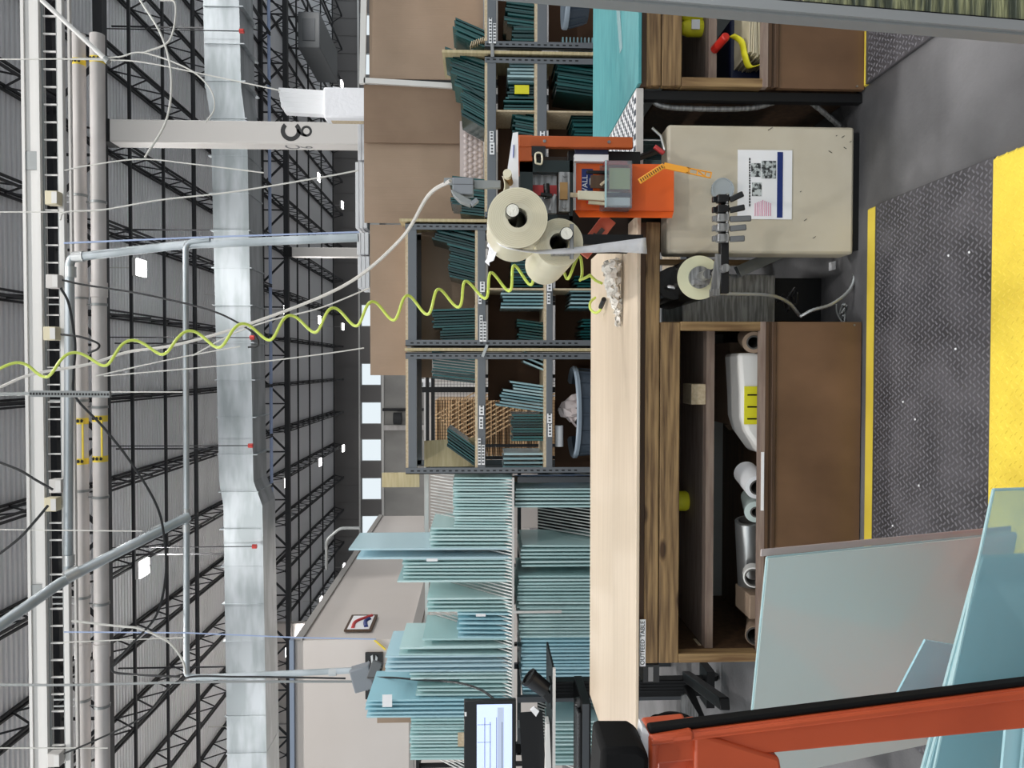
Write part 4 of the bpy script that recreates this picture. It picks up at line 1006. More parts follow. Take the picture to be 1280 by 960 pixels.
knife('marker', [(762, 255, YH+.05), (735, 253, YH+.04)], .014, .014, 'tapeface', 'beige capped pen with red end in the clear holder', 'marker', ('tip', .006, 'red'))
knife('marker', [(762, 216, YH+.06), (733, 215, YH+.05)], .013, .013, 'black', 'black marker standing in the clear holder', 'marker')
knife('scraper', [(765, 228, YH+.05), (738, 227, YH+.05)], .050, .006, 'darkwood', 'brown bladed scraper standing in the clear holder', 'scraper', ('metal_edge', .004, 'steel'))
knife('pencil_stub', [(760, 224, YH+.02), (751, 231, YH+.0)], .010, .010, 'particle', 'short cream stub sticking out of the clear holder', 'pencil')
# yellow cable-tie style tool
YY = 2.86
t = thing('cable_comb', 'yellow-orange plastic strap tool with ladder slots hanging before the beige cabinet', 'tool', on(895, 222, YY))
a, c, d = on(799, 227, YY), on(830, 207, YY), on(893, 220, YY)
b = MB().bar(a, c, .021, .008, (0, 1, 0)); b.build('toothed_handle', 'yellowplastic', t, bevel=.002)
b = MB()
for k in range(11):
    p = a.lerp(c, (k+.8)/12); dd = (c-a).normalized(); nn = dd.cross(V((0, 1, 0))); b.bar(p-nn*.006-V((0, .005, 0)), p+nn*.006-V((0, .005, 0)), .0028, .002, (0, 1, 0))
b.build('teeth_slot', 'darkwood', t)
dd = (d-c).normalized(); nn = dd.cross(V((0, 1, 0))).normalized()
b = MB(); L = (d-c).length
b.bar(c, c+dd*L*.48, .022, .008, (0, 1, 0))
for s_ in (-1, 1): b.bar(c+dd*L*.45+nn*.009*s_, c+dd*L*(.92 if s_ > 0 else .92)+nn*.010*s_, .0035, .008, (0, 1, 0))
for f in (.50, .66, .82, .93): b.bar(c+dd*L*f+nn*.011, c+dd*L*f-nn*.011, .0035, .008, (0, 1, 0))
b.bar(c+dd*L*.66+nn*.009, c+dd*L*.82-nn*.009, .003, .007, (0, 1, 0))
b.build('ladder_arm', 'yellowplastic', t)
# salmon tray and acrylic
t = thing('salmon_tray', 'salmon-pink slanted plastic channel between the orange bracket and the long roll', 'tray', on(740, 300, 3.1))
MB().bar(on(727, 318, 3.1), on(762, 273, 3.1), .062, .018, (0, 1, 0)).build('channel', 'salmon', t, bevel=.003)
MB().bar(on(736, 303, 3.085), on(744, 292, 3.085), .012, .004, (0, 1, 0)).bar(on(745, 297, 3.085), on(754, 286, 3.085), .018, .004, (0, 1, 0)).build('slot', 'interior', t)

# grey plug box
YG = 2.85
t = thing('plug_box', 'grey power plug box on a bracket above the tape roll', 'plug', on(592, 240, YG))
a, c = on(592, 243, YG), on(565.5, 221.5, YG)
MB().box(a.x, c.x, YG, YG+.06, a.z, c.z).build('housing', 'plugbox', t, bevel=.004)
MB().box(X(231, YG)-.0005, X(231, YG)+.0005, YG-.001, YG+.01, a.z, c.z).build('seam', 'black', t)
MB().prism([on(563, 236, YG-.005), on(567, 244, YG-.005), on(575, 252, YG-.005), on(588, 257, YG-.005), on(590, 250, YG-.005), on(577, 243, YG-.005)], (0, .045, 0)).build('release_lever', 'galvdull', t, bevel=.003)
MB().bar(on(589, 256, YG), on(597, 250, YG), .016, .03, (0, 1, 0)).build('lever_tip', 'plugbox', t, bevel=.002)
MB().cyl(on(555, 226, YG+.03), on(566, 227, YG+.03), .011, .014, seg=14).build('cable_gland', 'galvdull', t)
MB().bar(on(592, 231, YG+.03), on(626, 231, YG+.03), .030, .02, (0, 1, 0)).build('arm', 'galvdull', t, bevel=.003)

# ---------------------------------------------------------------- yellow coiled hose
def hose():
    ctr = cr([q(-30, 462, 3.5), q(30, 462, 3.5), q(60, 459, 3.5), q(130, 445, 3.5), q(200, 431, 3.5), q(300, 418, 3.5), q(400, 401, 3.5), q(500, 385, 3.5), q(560, 373, 3.5), q(610, 357, 3.5), q(660, 342, 3.5), q(700, 334, 3.5), q(728, 336, 3.5), q(738, 342, 3.5)], 40)
    L = [0]
    for i in range(1, len(ctr)): L.append(L[-1]+(ctr[i]-ctr[i-1]).length)
    T = L[-1]; out = []; N = 900; ph = 0; j = 0; prev = 0
    for i in range(N+1):
        s_ = T*i/N
        while j < len(L)-2 and L[j+1] < s_: j += 1
        f = (s_-L[j])/max(1e-6, L[j+1]-L[j]); p = ctr[j].lerp(ctr[j+1], f); d = (ctr[j+1]-ctr[j]).normalized()
        # pitch shrinks toward the bottom
        u_ = s_/T; px = 670*u_
        pitch = .26 if u_ < .30 else .26-(u_-.30)*.27
        pitch = max(pitch, .09); ph += 2*PI*(s_-prev)/pitch; prev = s_
        r = (.040+.014*u_) if u_ > .08 else .040*u_/.08
        r2 = .02
        u = d.cross(V((0, 1, 0))).normalized(); w = u.cross(d)
        out.append(p+u*math.cos(ph+2.2)*r+w*math.sin(ph+2.2)*r2)
    return out
hp = hose()
hp += cr([hp[-1], q(744, 350, 3.5), q(752, 354, 3.45)], 6)
tag(MB().tube(hp, .0068, 7).build('air_hose', 'hose'), 'yellow-green coiled air hose hanging from the ceiling to the table', 'hose')
t = thing('hose_end', 'free end of the yellow-green hose with black fitting on the table', 'hose', q(742, 385, 3.9))
MB().tube(cr([q(744, 372, 4.0), q(738, 378, 3.95), q(738, 386, 3.9), q(744, 391, 3.85), q(750, 388, 3.8), q(752, 382, 3.8)], 8), .0068, 8).build('hose_loop', 'hose', t)
MB().cyl(q(751, 384, 3.8), q(755, 374, 3.72), .012, seg=12).build('fitting', 'black', t)
# crumpled paper on the table
zt = ZT+.012
def cp_(u, v):
    a = qz(778, 326+82*v, ZT); wd = .040*max(.16, (1-v**1.3)) if v > .08 else .03
    ang = u*2*PI; return V((a.x+.012*math.sin(v*9), a.y+math.cos(ang)*wd*1.5, ZT+.012+wd+math.sin(ang)*wd))
crump('crumpled_paper', cp_, 22, 26, 'crumple', 'crumpled white paper wad trailing along the cream tabletop', 'paper', .011, 11, 0)

# ================================================================ SHELVING
YS = 5.5; YSb = 5.98
def rail(mb, x0, x1, z0, z1):
    mb.box(x0, x1, YS, YS+.03, z0, z1); mb.box(x0, x1, YSb-.03, YSb, z0, z1)
def shelf_unit(pyL, pyR, levels, label, uprtop, dividers=(), open_back=False):
    """levels: list of (px_top, px_bottom)"""
    xL, xR = X(pyL, YS), X(pyR, YS)
    t = thing('shelf_rack', label, 'shelf rack', ((xL+xR)/2, YS, 0)); ztop = Z(uprtop, YS)
    for x, s_ in ((xL, 1), (xR, -1)):
        for y in (YS-.005, YSb-.03):
            b = MB(); b.m(0).box(x, x+s_*.045, y, y+.006, 0, ztop).box(x, x+s_*.006, y, y+.04, 0, ztop)
            if y < YS:
                z = .85
                b.m(1)
                while z < ztop-.03:
                    b.box(x+s_*.018, x+s_*.028, y-.0015, y, z, z+.022); z += .045
            b.build('upright', ['shelfsteel', 'black'], t)
    for k, (pa, pb) in enumerate(levels):
        za, zb = Z(pa, YS, 400), Z(pb, YS, 400)
        b = MB(); rail(b, xL+.006, xR-.006, zb, za); b.build('beam', 'shelfsteel', t, bevel=.003)
        MB().box(xL+.01, xR-.01, YS+.002, YSb-.002, za, za+.018).build('shelf_board', 'particle', t)
    for lv, py in dividers:
        z0 = Z(levels[lv][0], YS, 400)+.018; z1 = Z(levels[lv-1][1], YS, 400) if lv else z0+.4
        x = X(py, YS); MB().box(x-.006, x+.006, YS+.01, YSb-.04, z0, z1).build('divider', 'particle', t)
    return t, xL, xR
LV = [(510, 521), (597, 607), (683, 691), (775, 783), (850, 858)]
A, aL, aR = shelf_unit(592, 441, LV[:3]+LV[4:], 'grey steel shelving bay with the open back, next to the long-sheet glass rack', 507, [])
B_, bL, bR = shelf_unit(433, 280, LV, 'grey steel shelving bay behind the yellow hose and tape rolls', 507, [(2, 361), (3, 361)])
LVc = [(609, 620), (671, 683), (760, 768), (850, 858)]
Cc, cL, cR = shelf_unit(273, 71, LVc, 'grey steel shelving bay behind the orange machine post', 606, [(1, 138), (2, 138)])
D, dL, dR = shelf_unit(60, -120, LVc, 'grey steel shelving bay at the far right edge', 606, [])
# side and back cardboard/wood linings
for (x, z1, lab) in ((X(437, YS), Z(506, YS), 'thin wooden board sandwiched between the two middle shelving bays'), (X(276.5, YS), Z(500, YS), 'thin wooden board between the tape-roll bay and the machine bay'), (X(66, YS), Z(553, YS), 'thin wooden board rising above the joint of the two right shelving bays')):
    tag(MB().box(x-.010, x+.010, YS-.01, YSb, .02, z1).build('side_board', 'plywood'), lab, 'board')
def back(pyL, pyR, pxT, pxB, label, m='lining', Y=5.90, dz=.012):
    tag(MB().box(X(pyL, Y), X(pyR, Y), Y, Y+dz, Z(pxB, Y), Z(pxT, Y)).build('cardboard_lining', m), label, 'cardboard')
back(432, 283, 527, 593, 'brown cardboard lining behind the top shelf of the tape-roll bay', 'cardboard')
back(432, 283, 610, 680, 'shade-darkened cardboard lining behind the middle shelf of the tape-roll bay')
back(432, 283, 694, 772, 'shade-darkened cardboard lining behind the lower shelf of the tape-roll bay')
back(500, 444, 610, 680, 'shade-darkened cardboard lining behind the middle shelf of the open-backed bay')
back(585, 444, 694, 772, 'shade-darkened cardboard lining behind the lower shelf of the open-backed bay')
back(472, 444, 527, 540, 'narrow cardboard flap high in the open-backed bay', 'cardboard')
back(270, 75, 622, 668, 'shade-darkened cardboard lining behind the middle shelf of the machine bay')
back(270, 75, 685, 757, 'shade-darkened cardboard lining behind the lower shelf of the machine bay')
back(58, -118, 622, 668, 'shade-darkened cardboard lining behind the upper shelf of the far right bay')
back(58, -118, 685, 757, 'shade-darkened cardboard lining behind the lower shelf of the far right bay')
# shelf labels
def shelf_label(px0, px1, py0, py1, label, lines=0, qr=False, Y=YS-.012, tilt=0):
    a = q(px1, py1, Y); c = q(px0, py0, Y)
    t = thing('shelf_label', label, 'label', a)
    MB().box(a.x, c.x, Y, Y+.004, a.z, c.z).build('card', 'white', t)
    b = MB(); n = max(1, int((c.x-a.x)/.022)); zc_ = (a.z+c.z)/2
    if (c.x-a.x) > (c.z-a.z):
        for k in range(n):
            x = a.x+.012+k*.022; b.box(x, x+.013, Y-.001, Y, zc_-.008, zc_+.008)
    else: b.box(a.x+.012, c.x-.012, Y-.001, Y, zc_-.012, zc_+.012)
    b.build('print', 'greyplastic', t)
for args in ((599.5, 603.5, 394, 427, 'long white shelf label on the top beam of the tape-roll bay'), (604, 608, 402, 427, 'second shorter white shelf label below the long one in the tape-roll bay'),
             (597.5, 601, 548, 581, 'long white shelf label on the top beam of the open-backed bay'), (602, 606, 556, 581, 'second shorter white shelf label below the long one in the open-backed bay'),
             (611, 615, 22, 54, 'long white shelf label on the top beam of the far right bay'), (616.5, 620, 29, 54, 'second shorter white shelf label on the far right bay'),
             (599, 605, 507, 519, 'square white tag on the top beam of the open-backed bay'), (599, 604, 521, 536, 'small white number tag on the top beam of the open-backed bay'),
             (600, 606, 352, 365, 'square white tag on the top beam of the tape-roll bay'), (598, 602, 366, 380, 'small white number tag on the top beam of the tape-roll bay'),
             (684, 690, 517, 529, 'square white tag on the middle beam of the open-backed bay'), (685, 690, 530, 546, 'small white number tag on the middle beam of the open-backed bay'),
             (684, 690, 352, 364, 'square white tag on the middle beam of the tape-roll bay'), (684, 688, 366, 380, 'small white number tag on the middle beam of the tape-roll bay'),
             (612, 617, 164, 177, 'square white tag on the beam of the machine bay'), (612, 618, 178, 193, 'small white number tag on the beam of the machine bay'), (675, 681, 164, 172, 'white tag on the middle beam of the machine bay')):
    shelf_label(*args)
tag(MB().bar(q(603, 446, YS-.02), q(609, 431, YS-.02), .02, .004, (0, 1, 0)).build('joining_clip', 'alu'), 'slanted silver clip across the two middle bay uprights', 'clip')
tag(MB().bar(q(615, 54, YS-.02), q(615.5, 71, YS-.02), .024, .004, (0, 1, 0)).build('joining_clip', 'steel'), 'silver clip across the uprights of the two right bays', 'clip')

# ---------------------------------------------------------------- glass offcuts on shelves
GN = 0
def bundle(pyR, pyL, pxT, pxBase, m, label, group, lean=0, pitch=3.0, tvar=2.5, steps=None, depth=.34, Yf=None, jit=.02):
    """upright offcuts standing side by side on a shelf; py range at the base, top px, lean = py shift of the top"""
    global GN
    Yf = Yf or YS+.035; z0 = Z(pxBase, YS, 400)+.019; n = max(2, int((pyL-pyR)/pitch)); random.seed(int(pyR*7+pxT))
    zt_ = Z(pxT, Yf); base = None
    for k in range(n):
        f = k/(n-1); py = pyR+(pyL-pyR)*f; x = X(py, Yf, pxBase)
        top = zt_
        if steps:
            for (fa, pt_) in steps:
                if f >= fa: top = Z(pt_, Yf)
        h = max(.04, top-z0+random.uniform(-tvar, tvar)*Yf/F0)
        s_ = (X(pyR+lean, Yf)-X(pyR, Yf)) / max(.05, (zt_-z0))
        dx = s_*h; yy = Yf+random.uniform(-jit, jit)+.02
        g = MB().hexa([(x-.0068, yy, z0), (x+.0068, yy, z0), (x+.0068, yy+depth, z0), (x-.0068, yy+depth, z0), (x-.0068+dx, yy, z0+h), (x+.0068+dx, yy, z0+h), (x+.0068+dx, yy+depth, z0+h), (x-.0068+dx, yy+depth, z0+h)])
        if True:
            o = g.build('glass_offcut', m, smooth=False, fix=False)
        tag(o, label, 'glass', group); GN += 1
OFF = [
 # bay A
 (446, 478, 541, 597, 'gl_dark', 'dark green glass offcut, right bundle on the top shelf of the open-backed bay', -6),
 (560, 582, 560, 597, 'gl_dark', 'dark green glass offcut leaning at the left of the top shelf of the open-backed bay', -24),
 (483, 514, 622, 683, 'gl_mid', 'pale glass strip leaning in the large bundle on the middle shelf of the open-backed bay', -8),
 (519, 550, 640, 683, 'gl_dark', 'dark green glass offcut, square bundle below the pale strips in the open-backed bay', 0),
 (568, 584, 628, 683, 'gl_mid', 'pale glass strip, low slanting bundle left on the middle shelf of the open-backed bay', 0),
 (450, 462, 655, 683, 'gl_mid', 'pale glass strip, small slanting bundle right on the middle shelf of the open-backed bay', -10),
 # bay B
 (291, 352, 545, 597, 'gl_dark', 'dark green glass offcut, upper stepped bundle on the top shelf of the tape-roll bay', -12),
 (386, 427, 545, 597, 'gl_dark', 'dark green glass offcut, lower stepped bundle on the top shelf of the tape-roll bay', 2),
 (320, 357, 640, 683, 'gl_dark', 'dark glass offcut beside the divider on the middle shelf of the tape-roll bay', 0),
 (363, 384, 628, 683, 'gl_mid', 'blue-white glass strip left of the divider on the middle shelf of the tape-roll bay', 0),
 (404, 429, 648, 683, 'gl_dark', 'dark glass offcut in the lower left corner of the middle shelf of the tape-roll bay', -4),
 (346, 358, 720, 775, 'gl_dark', 'dark glass offcut beside the divider on the lower shelf of the tape-roll bay', 0),
 (364, 384, 712, 775, 'gl_mid', 'grey-white glass strip left of the divider on the lower shelf of the tape-roll bay', 0),
 (400, 429, 728, 775, 'gl_dark', 'dark glass offcut in the lower left corner of the lower shelf of the tape-roll bay', 0),
 (290, 300, 700, 775, 'gl_dark', 'dark glass offcut at the right end of the lower shelf of the tape-roll bay', 0),
 # bay C
 (76, 118, 560, 609, 'gl_dark', 'long green glass offcut leaning on top of the machine bay, right bundle', -16),
 (118, 158, 580, 609, 'gl_dark', 'short green glass offcut leaning on top of the machine bay, left bundle', -14),
 (224, 268, 566, 609, 'gl_dark', 'dark green glass offcut on top of the machine bay behind the grey plug', -4),
 (77, 104, 636, 671, 'gl_mid', 'silvery wrapped glass strip on the middle shelf of the machine bay', 0),
 (104, 122, 636, 671, 'gl_dark', 'dark glass offcut with a yellow tag on the middle shelf of the machine bay', 0),
 (122, 136, 630, 671, 'gl_dark', 'dark glass offcut just right of the divider on the middle shelf of the machine bay', 0),
 (142, 168, 642, 671, 'gl_dark', 'dark glass offcut left of the divider on the middle shelf of the machine bay', -4),
 (80, 120, 695, 760, 'gl_dark', 'dark glass offcut leaning on the lower shelf of the machine bay', -8),
 (142, 168, 716, 760, 'gl_dark', 'dark glass offcut left of the divider on the lower shelf of the machine bay', 0),
 # bay D
 (36, 58, 568, 609, 'gl_dark', 'green glass offcut leaning on top of the far right bay', -16),
 (32, 56, 636, 671, 'gl_dark', 'dark glass offcut at the left of the middle shelf of the far right bay', 0),
 (0, 30, 632, 671, 'gl_dark', 'dark glass offcut at the right of the middle shelf of the far right bay', -4)]
STEPS = {(291, 545): [(0, 545), (.25, 541), (.35, 561)], (386, 545): [(0, 541), (.55, 551)], (76, 560): [(0, 557), (.3, 563), (.75, 570)], (118, 580): [(0, 577)], (483, 622): [(0, 640), (.3, 630), (.5, 626), (.8, 624), (.9, 621)], (224, 566): [(0, 565), (.8, 575)], (32, 636):[(0,640)]}
for (a, c, pt_, pb_, m, lab, lean) in OFF:
    bundle(a, c, pt_, pb_, m, lab, lab+' bundle', lean, pitch=(3.0 if m == 'gl_dark' else 3.4), steps=STEPS.get((a, pt_)))
# white separator slips
for k in range(9):
    x = X(56-3.5*0, YS)+k*.0; p = q(705+k*4.4, 50, YS+.06)
    tag(MB().box(X(57, YS), X(42, YS), YS+.04, YS+.3, Z(741-k*4.6, YS), Z(741-k*4.6, YS)+.010).build('glass_slip', 'gl_mid'), 'flat pale glass slip in the pile on the lower shelf of the far right bay', 'glass', 'flat glass slips at far right')
for k in range(7):
    p0 = q(589+k*3, 54+0*k, YS+.03)
    tag(MB().bar(q(588+k*2.8, 60-k*1.2, YS+.03), q(590+k*2.8, 53-k*1.0, YS+.03), .006, .05, (0, 1, 0)).build('spacer_strip', 'particle'), 'short wooden spacer strip beside the top glass of the far right bay', 'spacer', 'wooden spacers at far right')
tag(MB().box(X(116, YS), X(105, YS), YS+.018, YS+.022, Z(661, YS), Z(643, YS)).build('yellow_slip', 'hiyellow'), 'yellow slip stuck on dark glass in the machine bay', 'slip')
# board + plywood in bay A top shelf
t = thing('plywood_board', 'pale plywood offcut standing behind the leaning glass in the open-backed bay', 'board', (X(560, 5.8), 5.8, Z(597, YS)+.02))
MB().prism([(X(583, 5.8), 5.8, Z(595, 5.8)), (X(549, 5.8), 5.8, Z(595, 5.8)), (X(547, 5.8), 5.8, Z(596, 5.8)+.02), (X(551, 5.8), 5.8, Z(530, 5.8)), (X(583, 5.8), 5.8, Z(530, 5.8))], (0, .018, 0)).build('panel', 'plywood', t)
# tubs
def tub(px, py, wpx, Y, label, m, hgt=.42):
    c = q(px, py, Y); r = wpx/2*Y/F0; t = thing('plastic_tub', label, 'tub', (c.x, Y, c.z-hgt))
    bd = MB().lathe([(0, -hgt), (r*.80, -hgt), (r*.97, -.02), (r*.955, -.02), (r*.78, -hgt+.01), (0, -hgt+.01)], (c.x, Y, c.z), seg=40).build('body', m, t)
    b = MB(); b.lathe([(r*.96, -.022), (r*1.03, -.022), (r*1.035, 0), (r*1.0, .012), (r*.96, 0), (r*.955, -.022)], (c.x, Y, c.z), seg=40); b.build('rim', 'binrim', t)
    for k in range(16):
        an = 2*PI*k/16; MB().bar((c.x+math.cos(an)*r*.975, Y+math.sin(an)*r*.975, c.z-.03), (c.x+math.cos(an)*r*.82, Y+math.sin(an)*r*.82, c.z-hgt+.02), .012, .01).build('rib', m, bd)
    return c, r
tc, tr = tub(716, 515, 112, 5.66, 'large round blue-grey tub on the floor before the open-backed shelving bay', 'bin', .70)
crump('plastic_bag', lambda u, v: V((tc.x-.09+.22*u, tc.y-.1+.14*v, tc.z-.02+.12*math.sin(v*3)*math.sin(u*3.1))), 10, 8, 'bubble', 'crumpled clear plastic bag on top of the large round tub', 'bag', .022, 5, 0)
tc2, tr2 = tub(706, 0, 66, 5.45, 'grey ribbed tub at the far right on the lower shelf', 'bin', .16)
t = thing('foam_roll', 'small white roll standing on the lower shelf left of the round tub', 'roll', (X(552, 5.6), 5.6, Z(722, 5.6)))
MB().cyl(q(699, 558, 5.6), q(699, 532, 5.6), .03, seg=20).build('roll', 'white', t); MB().cyl(q(699, 531.9, 5.6), q(699, 531.5, 5.6), .012, seg=16).build('core', 'black', t)

# ---------------------------------------------------------------- cardboard behind and on top
def board(name, px0, px1, py0, py1, Y, m, label, cat='cardboard', dz=.012, extra=None):
    t = tag(MB().box(X(py1, Y, (px0+px1)/2), X(py0, Y, (px0+px1)/2), Y, Y+dz, Z(px1, Y), Z(px0, Y)).build(name, m), label, cat)
    return t
board('cardboard_sheet', 463, 604, -40, 99, 6.06, 'cardboard', 'large brown cardboard sheet inside a white frame at the far right top')
board('cardboard_sheet', 456, 602, 107, 179, 6.04, 'cardboard_dark', 'darker brown cardboard sheet between the white frame bar and the lighter sheet')
board('cardboard_sheet', 456, 602, 178, 279, 6.08, 'cardboard', 'light brown cardboard sheet behind the grey plug box')
board('cardboard_sheet', 463, 509, 281, 469, 5.7, 'cardboard', 'wide brown cardboard sheet lying along the top of the tape-roll bay')
board('cardboard_strip', 571, 604, 160, 176, 6.0, 'cardboard_dark', 'narrow cardboard strip above the bubble wrap') if 0 else None
t = thing('timber_frame', 'white wooden frame standing on the right shelving behind the glass', 'frame', (X(30, 6.03), 6.03, Z(604, 6.03)))  # white wooden frame standing around the cardboard sheet
MB().bar(q(453, 105, 6.03), q(456, -60, 6.03), .045, .03, (0, 1, 0)).build('top_rail', 'whitesteel', t)
MB().bar(q(455, 101, 6.03), q(604, 110, 6.03), .04, .03, (0, 1, 0)).build('side_rail', 'whitesteel', t)
# bubble wrap
t = thing('bubble_wrap', 'sheet of pinkish bubble wrap hanging between glass bundles on the machine bay', 'bubble wrap', (X(190, 5.95), 5.95, Z(604, 5.95)))
xa, xb, za, zb = X(226, 5.95), X(152, 5.95), Z(604, 5.95), Z(575, 5.95)
MB().box(xa, xb, 5.955, 5.96, za, zb).build('film', 'bubble', t)
b = MB(); s_ = .043; r = 0; z = za+.02
while z < zb-.01:
    x = xa+.02+(s_/2 if r % 2 else 0)
    while x < xb-.015: b.lathe([(.019, 0), (.016, .008), (.008, .012), (0, .0125)], (x, 5.955, z), (0, -1, 0), 10); x += s_
    z += s_*.87; r += 1
b.build('bubbles', 'bubble', t)
# white foam extrusion stacks behind
t = None
for i, (px0, px1, py, lab) in enumerate(((350, 452, 118, 0), (351, 452, 124, 0), (352, 452, 130, 0), (353, 452, 136, 0), (357, 452, 142, 0))):
    a, c = q(px0, py-3, 8.0), q(px1+12, py+4, 8.0)
    tag(MB().bar(a, c, .050, .12, (0, 1, 0)).build('white_trim_length', 'white', bevel=.004), 'long white trim length in the upright bundle beside column C6', 'trim length', 'white trim lengths bundled upright')
tag(MB().box(X(150, 7.9), X(112, 7.9), 7.9, 8.12, Z(470, 8), Z(408, 8)).build('bubble_sleeve', 'whitefilm', bevel=.02), 'clear wrap sleeve around the upright white trim bundle', 'wrap')
tag(MB().box(X(154, 8), X(148, 8), 8.0, 8.1, Z(460, 8), Z(415, 8)).build('wood_stick', 'particle'), 'short wooden stick beside the white trim bundle', 'stick')
tag(MB().bar(q(416, 111, 8.3), q(460, 119, 8.3), .04, .04, (0, 1, 0)).build('white_rod', 'white'), 'separate short white rod above the wrapped bundle', 'rod')
k = 0
for (pa, pb, x0, x1) in ((135, 200, 447, 458), (200, 285, 444, 460), (288, 318, 446, 461), (318, 360, 447, 462)):
    for j in range(3):
        a, c = q(x0+j*5, pa, 8.4), q(x0+j*5+5, pb, 8.4)
        tag(MB().box(c.x, a.x-.02, 8.4, 8.9, q(x0+j*5+4.6, pa, 8.4).z, q(x0+j*5, pa, 8.4).z).build('white_carton', 'white', bevel=.006), ['white flat carton in the stack right beside column C6', 'white flat carton in the stack left of column C6', 'white flat carton in the stack under the far column', 'white flat carton in the stack left of the far column'][k], 'carton', 'white flat cartons stack %s' % 'abcd'[k])
    k += 1
# rack carrying those stacks
t = thing('storage_rack', 'tall storage rack behind the cardboard that carries the white cartons', 'rack', (X(240, 8.5), 8.4, 0))
MB().box(X(375, 8.4), X(100, 8.4), 8.35, 8.95, Z(466, 8.4)-.08, Z(463, 8.4)-.005).build('deck', 'galvdull', t)
for py in (372, 104):
    for y in (8.36, 8.86): MB().box(X(py, 8.4)-.04, X(py, 8.4)+.04, y, y+.08, 0, Z(466, 8.4)-.08).build('upright', 'blacksteel', t)
# plywood piece at top of glass rack
board('plywood_board', 477, 524, 591, 609, 6.0, 'plywood', 'pale plywood offcut standing at the corner of the long-sheet glass rack', 'board', .02)
tag(MB().prism([q(610, 596, 5.9), q(740, 592, 5.9), q(745, 600, 5.9), q(612, 607, 5.9)], (0, .01, 0)).build('cardboard_strip', 'cardboard'), 'narrow brown cardboard wedge beside the shelf upright', 'cardboard')
tag(MB().prism([q(640, 594, 5.88), q(742, 592, 5.88), q(742, 602, 5.88), q(690, 602, 5.88)], (0, .008, 0)).build('blue_strip', 'bluepipe'), 'blue plastic strip beside the shelf upright', 'strip')

# seen through the open-backed bay
YL = 13.0
t = thing('lumber_stack', 'pile of pale sawn boards far behind the open-backed shelving bay', 'lumber', (X(540, YL), YL, 0))
xa, xb = X(575, YL), X(500, YL); random.seed(3); z = 0; k = 0
b = MB()
while z < Z(556, YL)+.15:
    xx = xa+random.uniform(-.05, .05)
    b.box(xx, xb, YL+random.uniform(-.1, .1), YL+1.5, z, z+.03); z += .042
b.build('boards', 'lumber', t)
b = MB()
for k in range(12):
    a = V((xb+.1+.05*k, YL-.25, .2+.05*k)); b.bar(a, a+V((-.9, .05, 1.55)), .03, .02)
b.build('leaning_boards', 'lumber', t)
MB().box(xa+.25, xa+.3, YL-.3, YL-.25, 0, 2.0).build('post', 'blacksteel', t)
t = thing('mesh_guard', 'black wire mesh guard panel behind the open-backed shelving bay', 'guard', (X(530, 7.2), 7.2, 0))
xa, xb = X(572, 7.2), X(470, 7.2); zt_ = Z(541, 7.2)
MB().bar((xa, 7.2, zt_), (xb, 7.2, zt_), .03).bar((xa, 7.2, 0), (xa, 7.2, zt_), .03).bar((xa, 7.2, zt_+.05), (xb, 7.2, zt_+.05), .03).bar((X(487, 7.2), 7.2, 0), (X(487, 7.2), 7.2, zt_+.2), .05).bar((xb, 7.2, 0), (xb, 7.2, zt_), .03).build('frame', 'blacksteel', t)
b = MB(); x = xa
while x < xb: b.box(x-.0015, x+.0015, 7.2, 7.203, .02, zt_); x += .03
z = .02
while z < zt_: b.box(xa, xb, 7.2, 7.203, z-.0015, z+.0015); z += .03
b.build('wire_mesh', 'blacksteel', t)
t = thing('wall_notice', 'pair of white notices far behind the shelving, seen through the open-backed bay', 'notice', q(540, 480, 12))
for (a_, c_) in ((524, 531), (532, 540)):
    MB().box(X(487, 12), X(474, 12), 12, 12.02, Z(c_, 12), Z(a_, 12)).build('notice', 'white', t)
    MB().box(X(483, 12), X(478, 12), 11.99, 12, Z(c_-2, 12), Z(a_+2, 12)).build('print', 'galvdull', t)
MB().box(X(481, 12)-.03, X(481, 12)+.03, 12.02, 12.06, 0, Z(524, 12)).build('post', 'colpaint', t)
# grey band of panels behind
t = thing('partition', 'grey partition panels far behind the shelving', 'partition', (0, 20, 0))
MB().box(X(660, 20), X(470, 20), 20, 20.1, 0, Z(530, 20)).build('panel', 'office', t)
MB().box(X(660, 20), X(470, 20), 19.95, 20, Z(534, 20), Z(530, 20)).build('rail', 'whitesteel', t)
pipe('drain_pipe', [q(500, 643, 26), q(455, 660, 26)], .05, 'whitepipe', 'pale bent pipe on the far wall', straight=False) if 0 else None
pipe('vent_pipe', [q(450, 660, 26), q(425, 660, 26), q(408, 675, 26), q(408, 712, 26)], .05, 'galvdull', 'bent grey pipe above the far end of the office block')
tag(MB().bar(q(498, 530, 30), q(498, 575, 30), .3, .3).build('far_beam', 'whitesteel'), 'short pale beam on the far wall below the windows', 'beam') if 0 else None
for (px0, px1, py, lab) in ((484, 520, 512, 'slim dark drop pipe on the rear wall behind the shelving'), (484, 500, 520, 'dark valve wheel on the rear wall')):
    if px1 == 520: tag(MB().cyl(q(478, 512, 44.8), V((q(520, 512, 44.8).x, 44.8, .01)), .08, seg=8).build('drop_pipe', 'joist'), lab, 'pipe')
    else: tag(MB().cyl(q(492, 523, 44.3), q(502, 523, 44.3), .35, seg=12).build('valve', 'joist'), lab, 'valve')
tag(MB().cyl(q(505, 533, 44.7), V((q(505, 533, 44.7).x, 44.7, 0)), .14, seg=8).build('drop_pipe', 'whitepipe'), 'pale vertical pipe on the rear wall left of the valve', 'pipe') if 0 else None
tag(MB().box(X(537, 44.8), X(531, 44.8), 44.6, 44.9, 0, Z(480, 44.8)).build('wall_pipe', 'whitepipe'), 'pale vertical pipe on the rear wall', 'pipe')

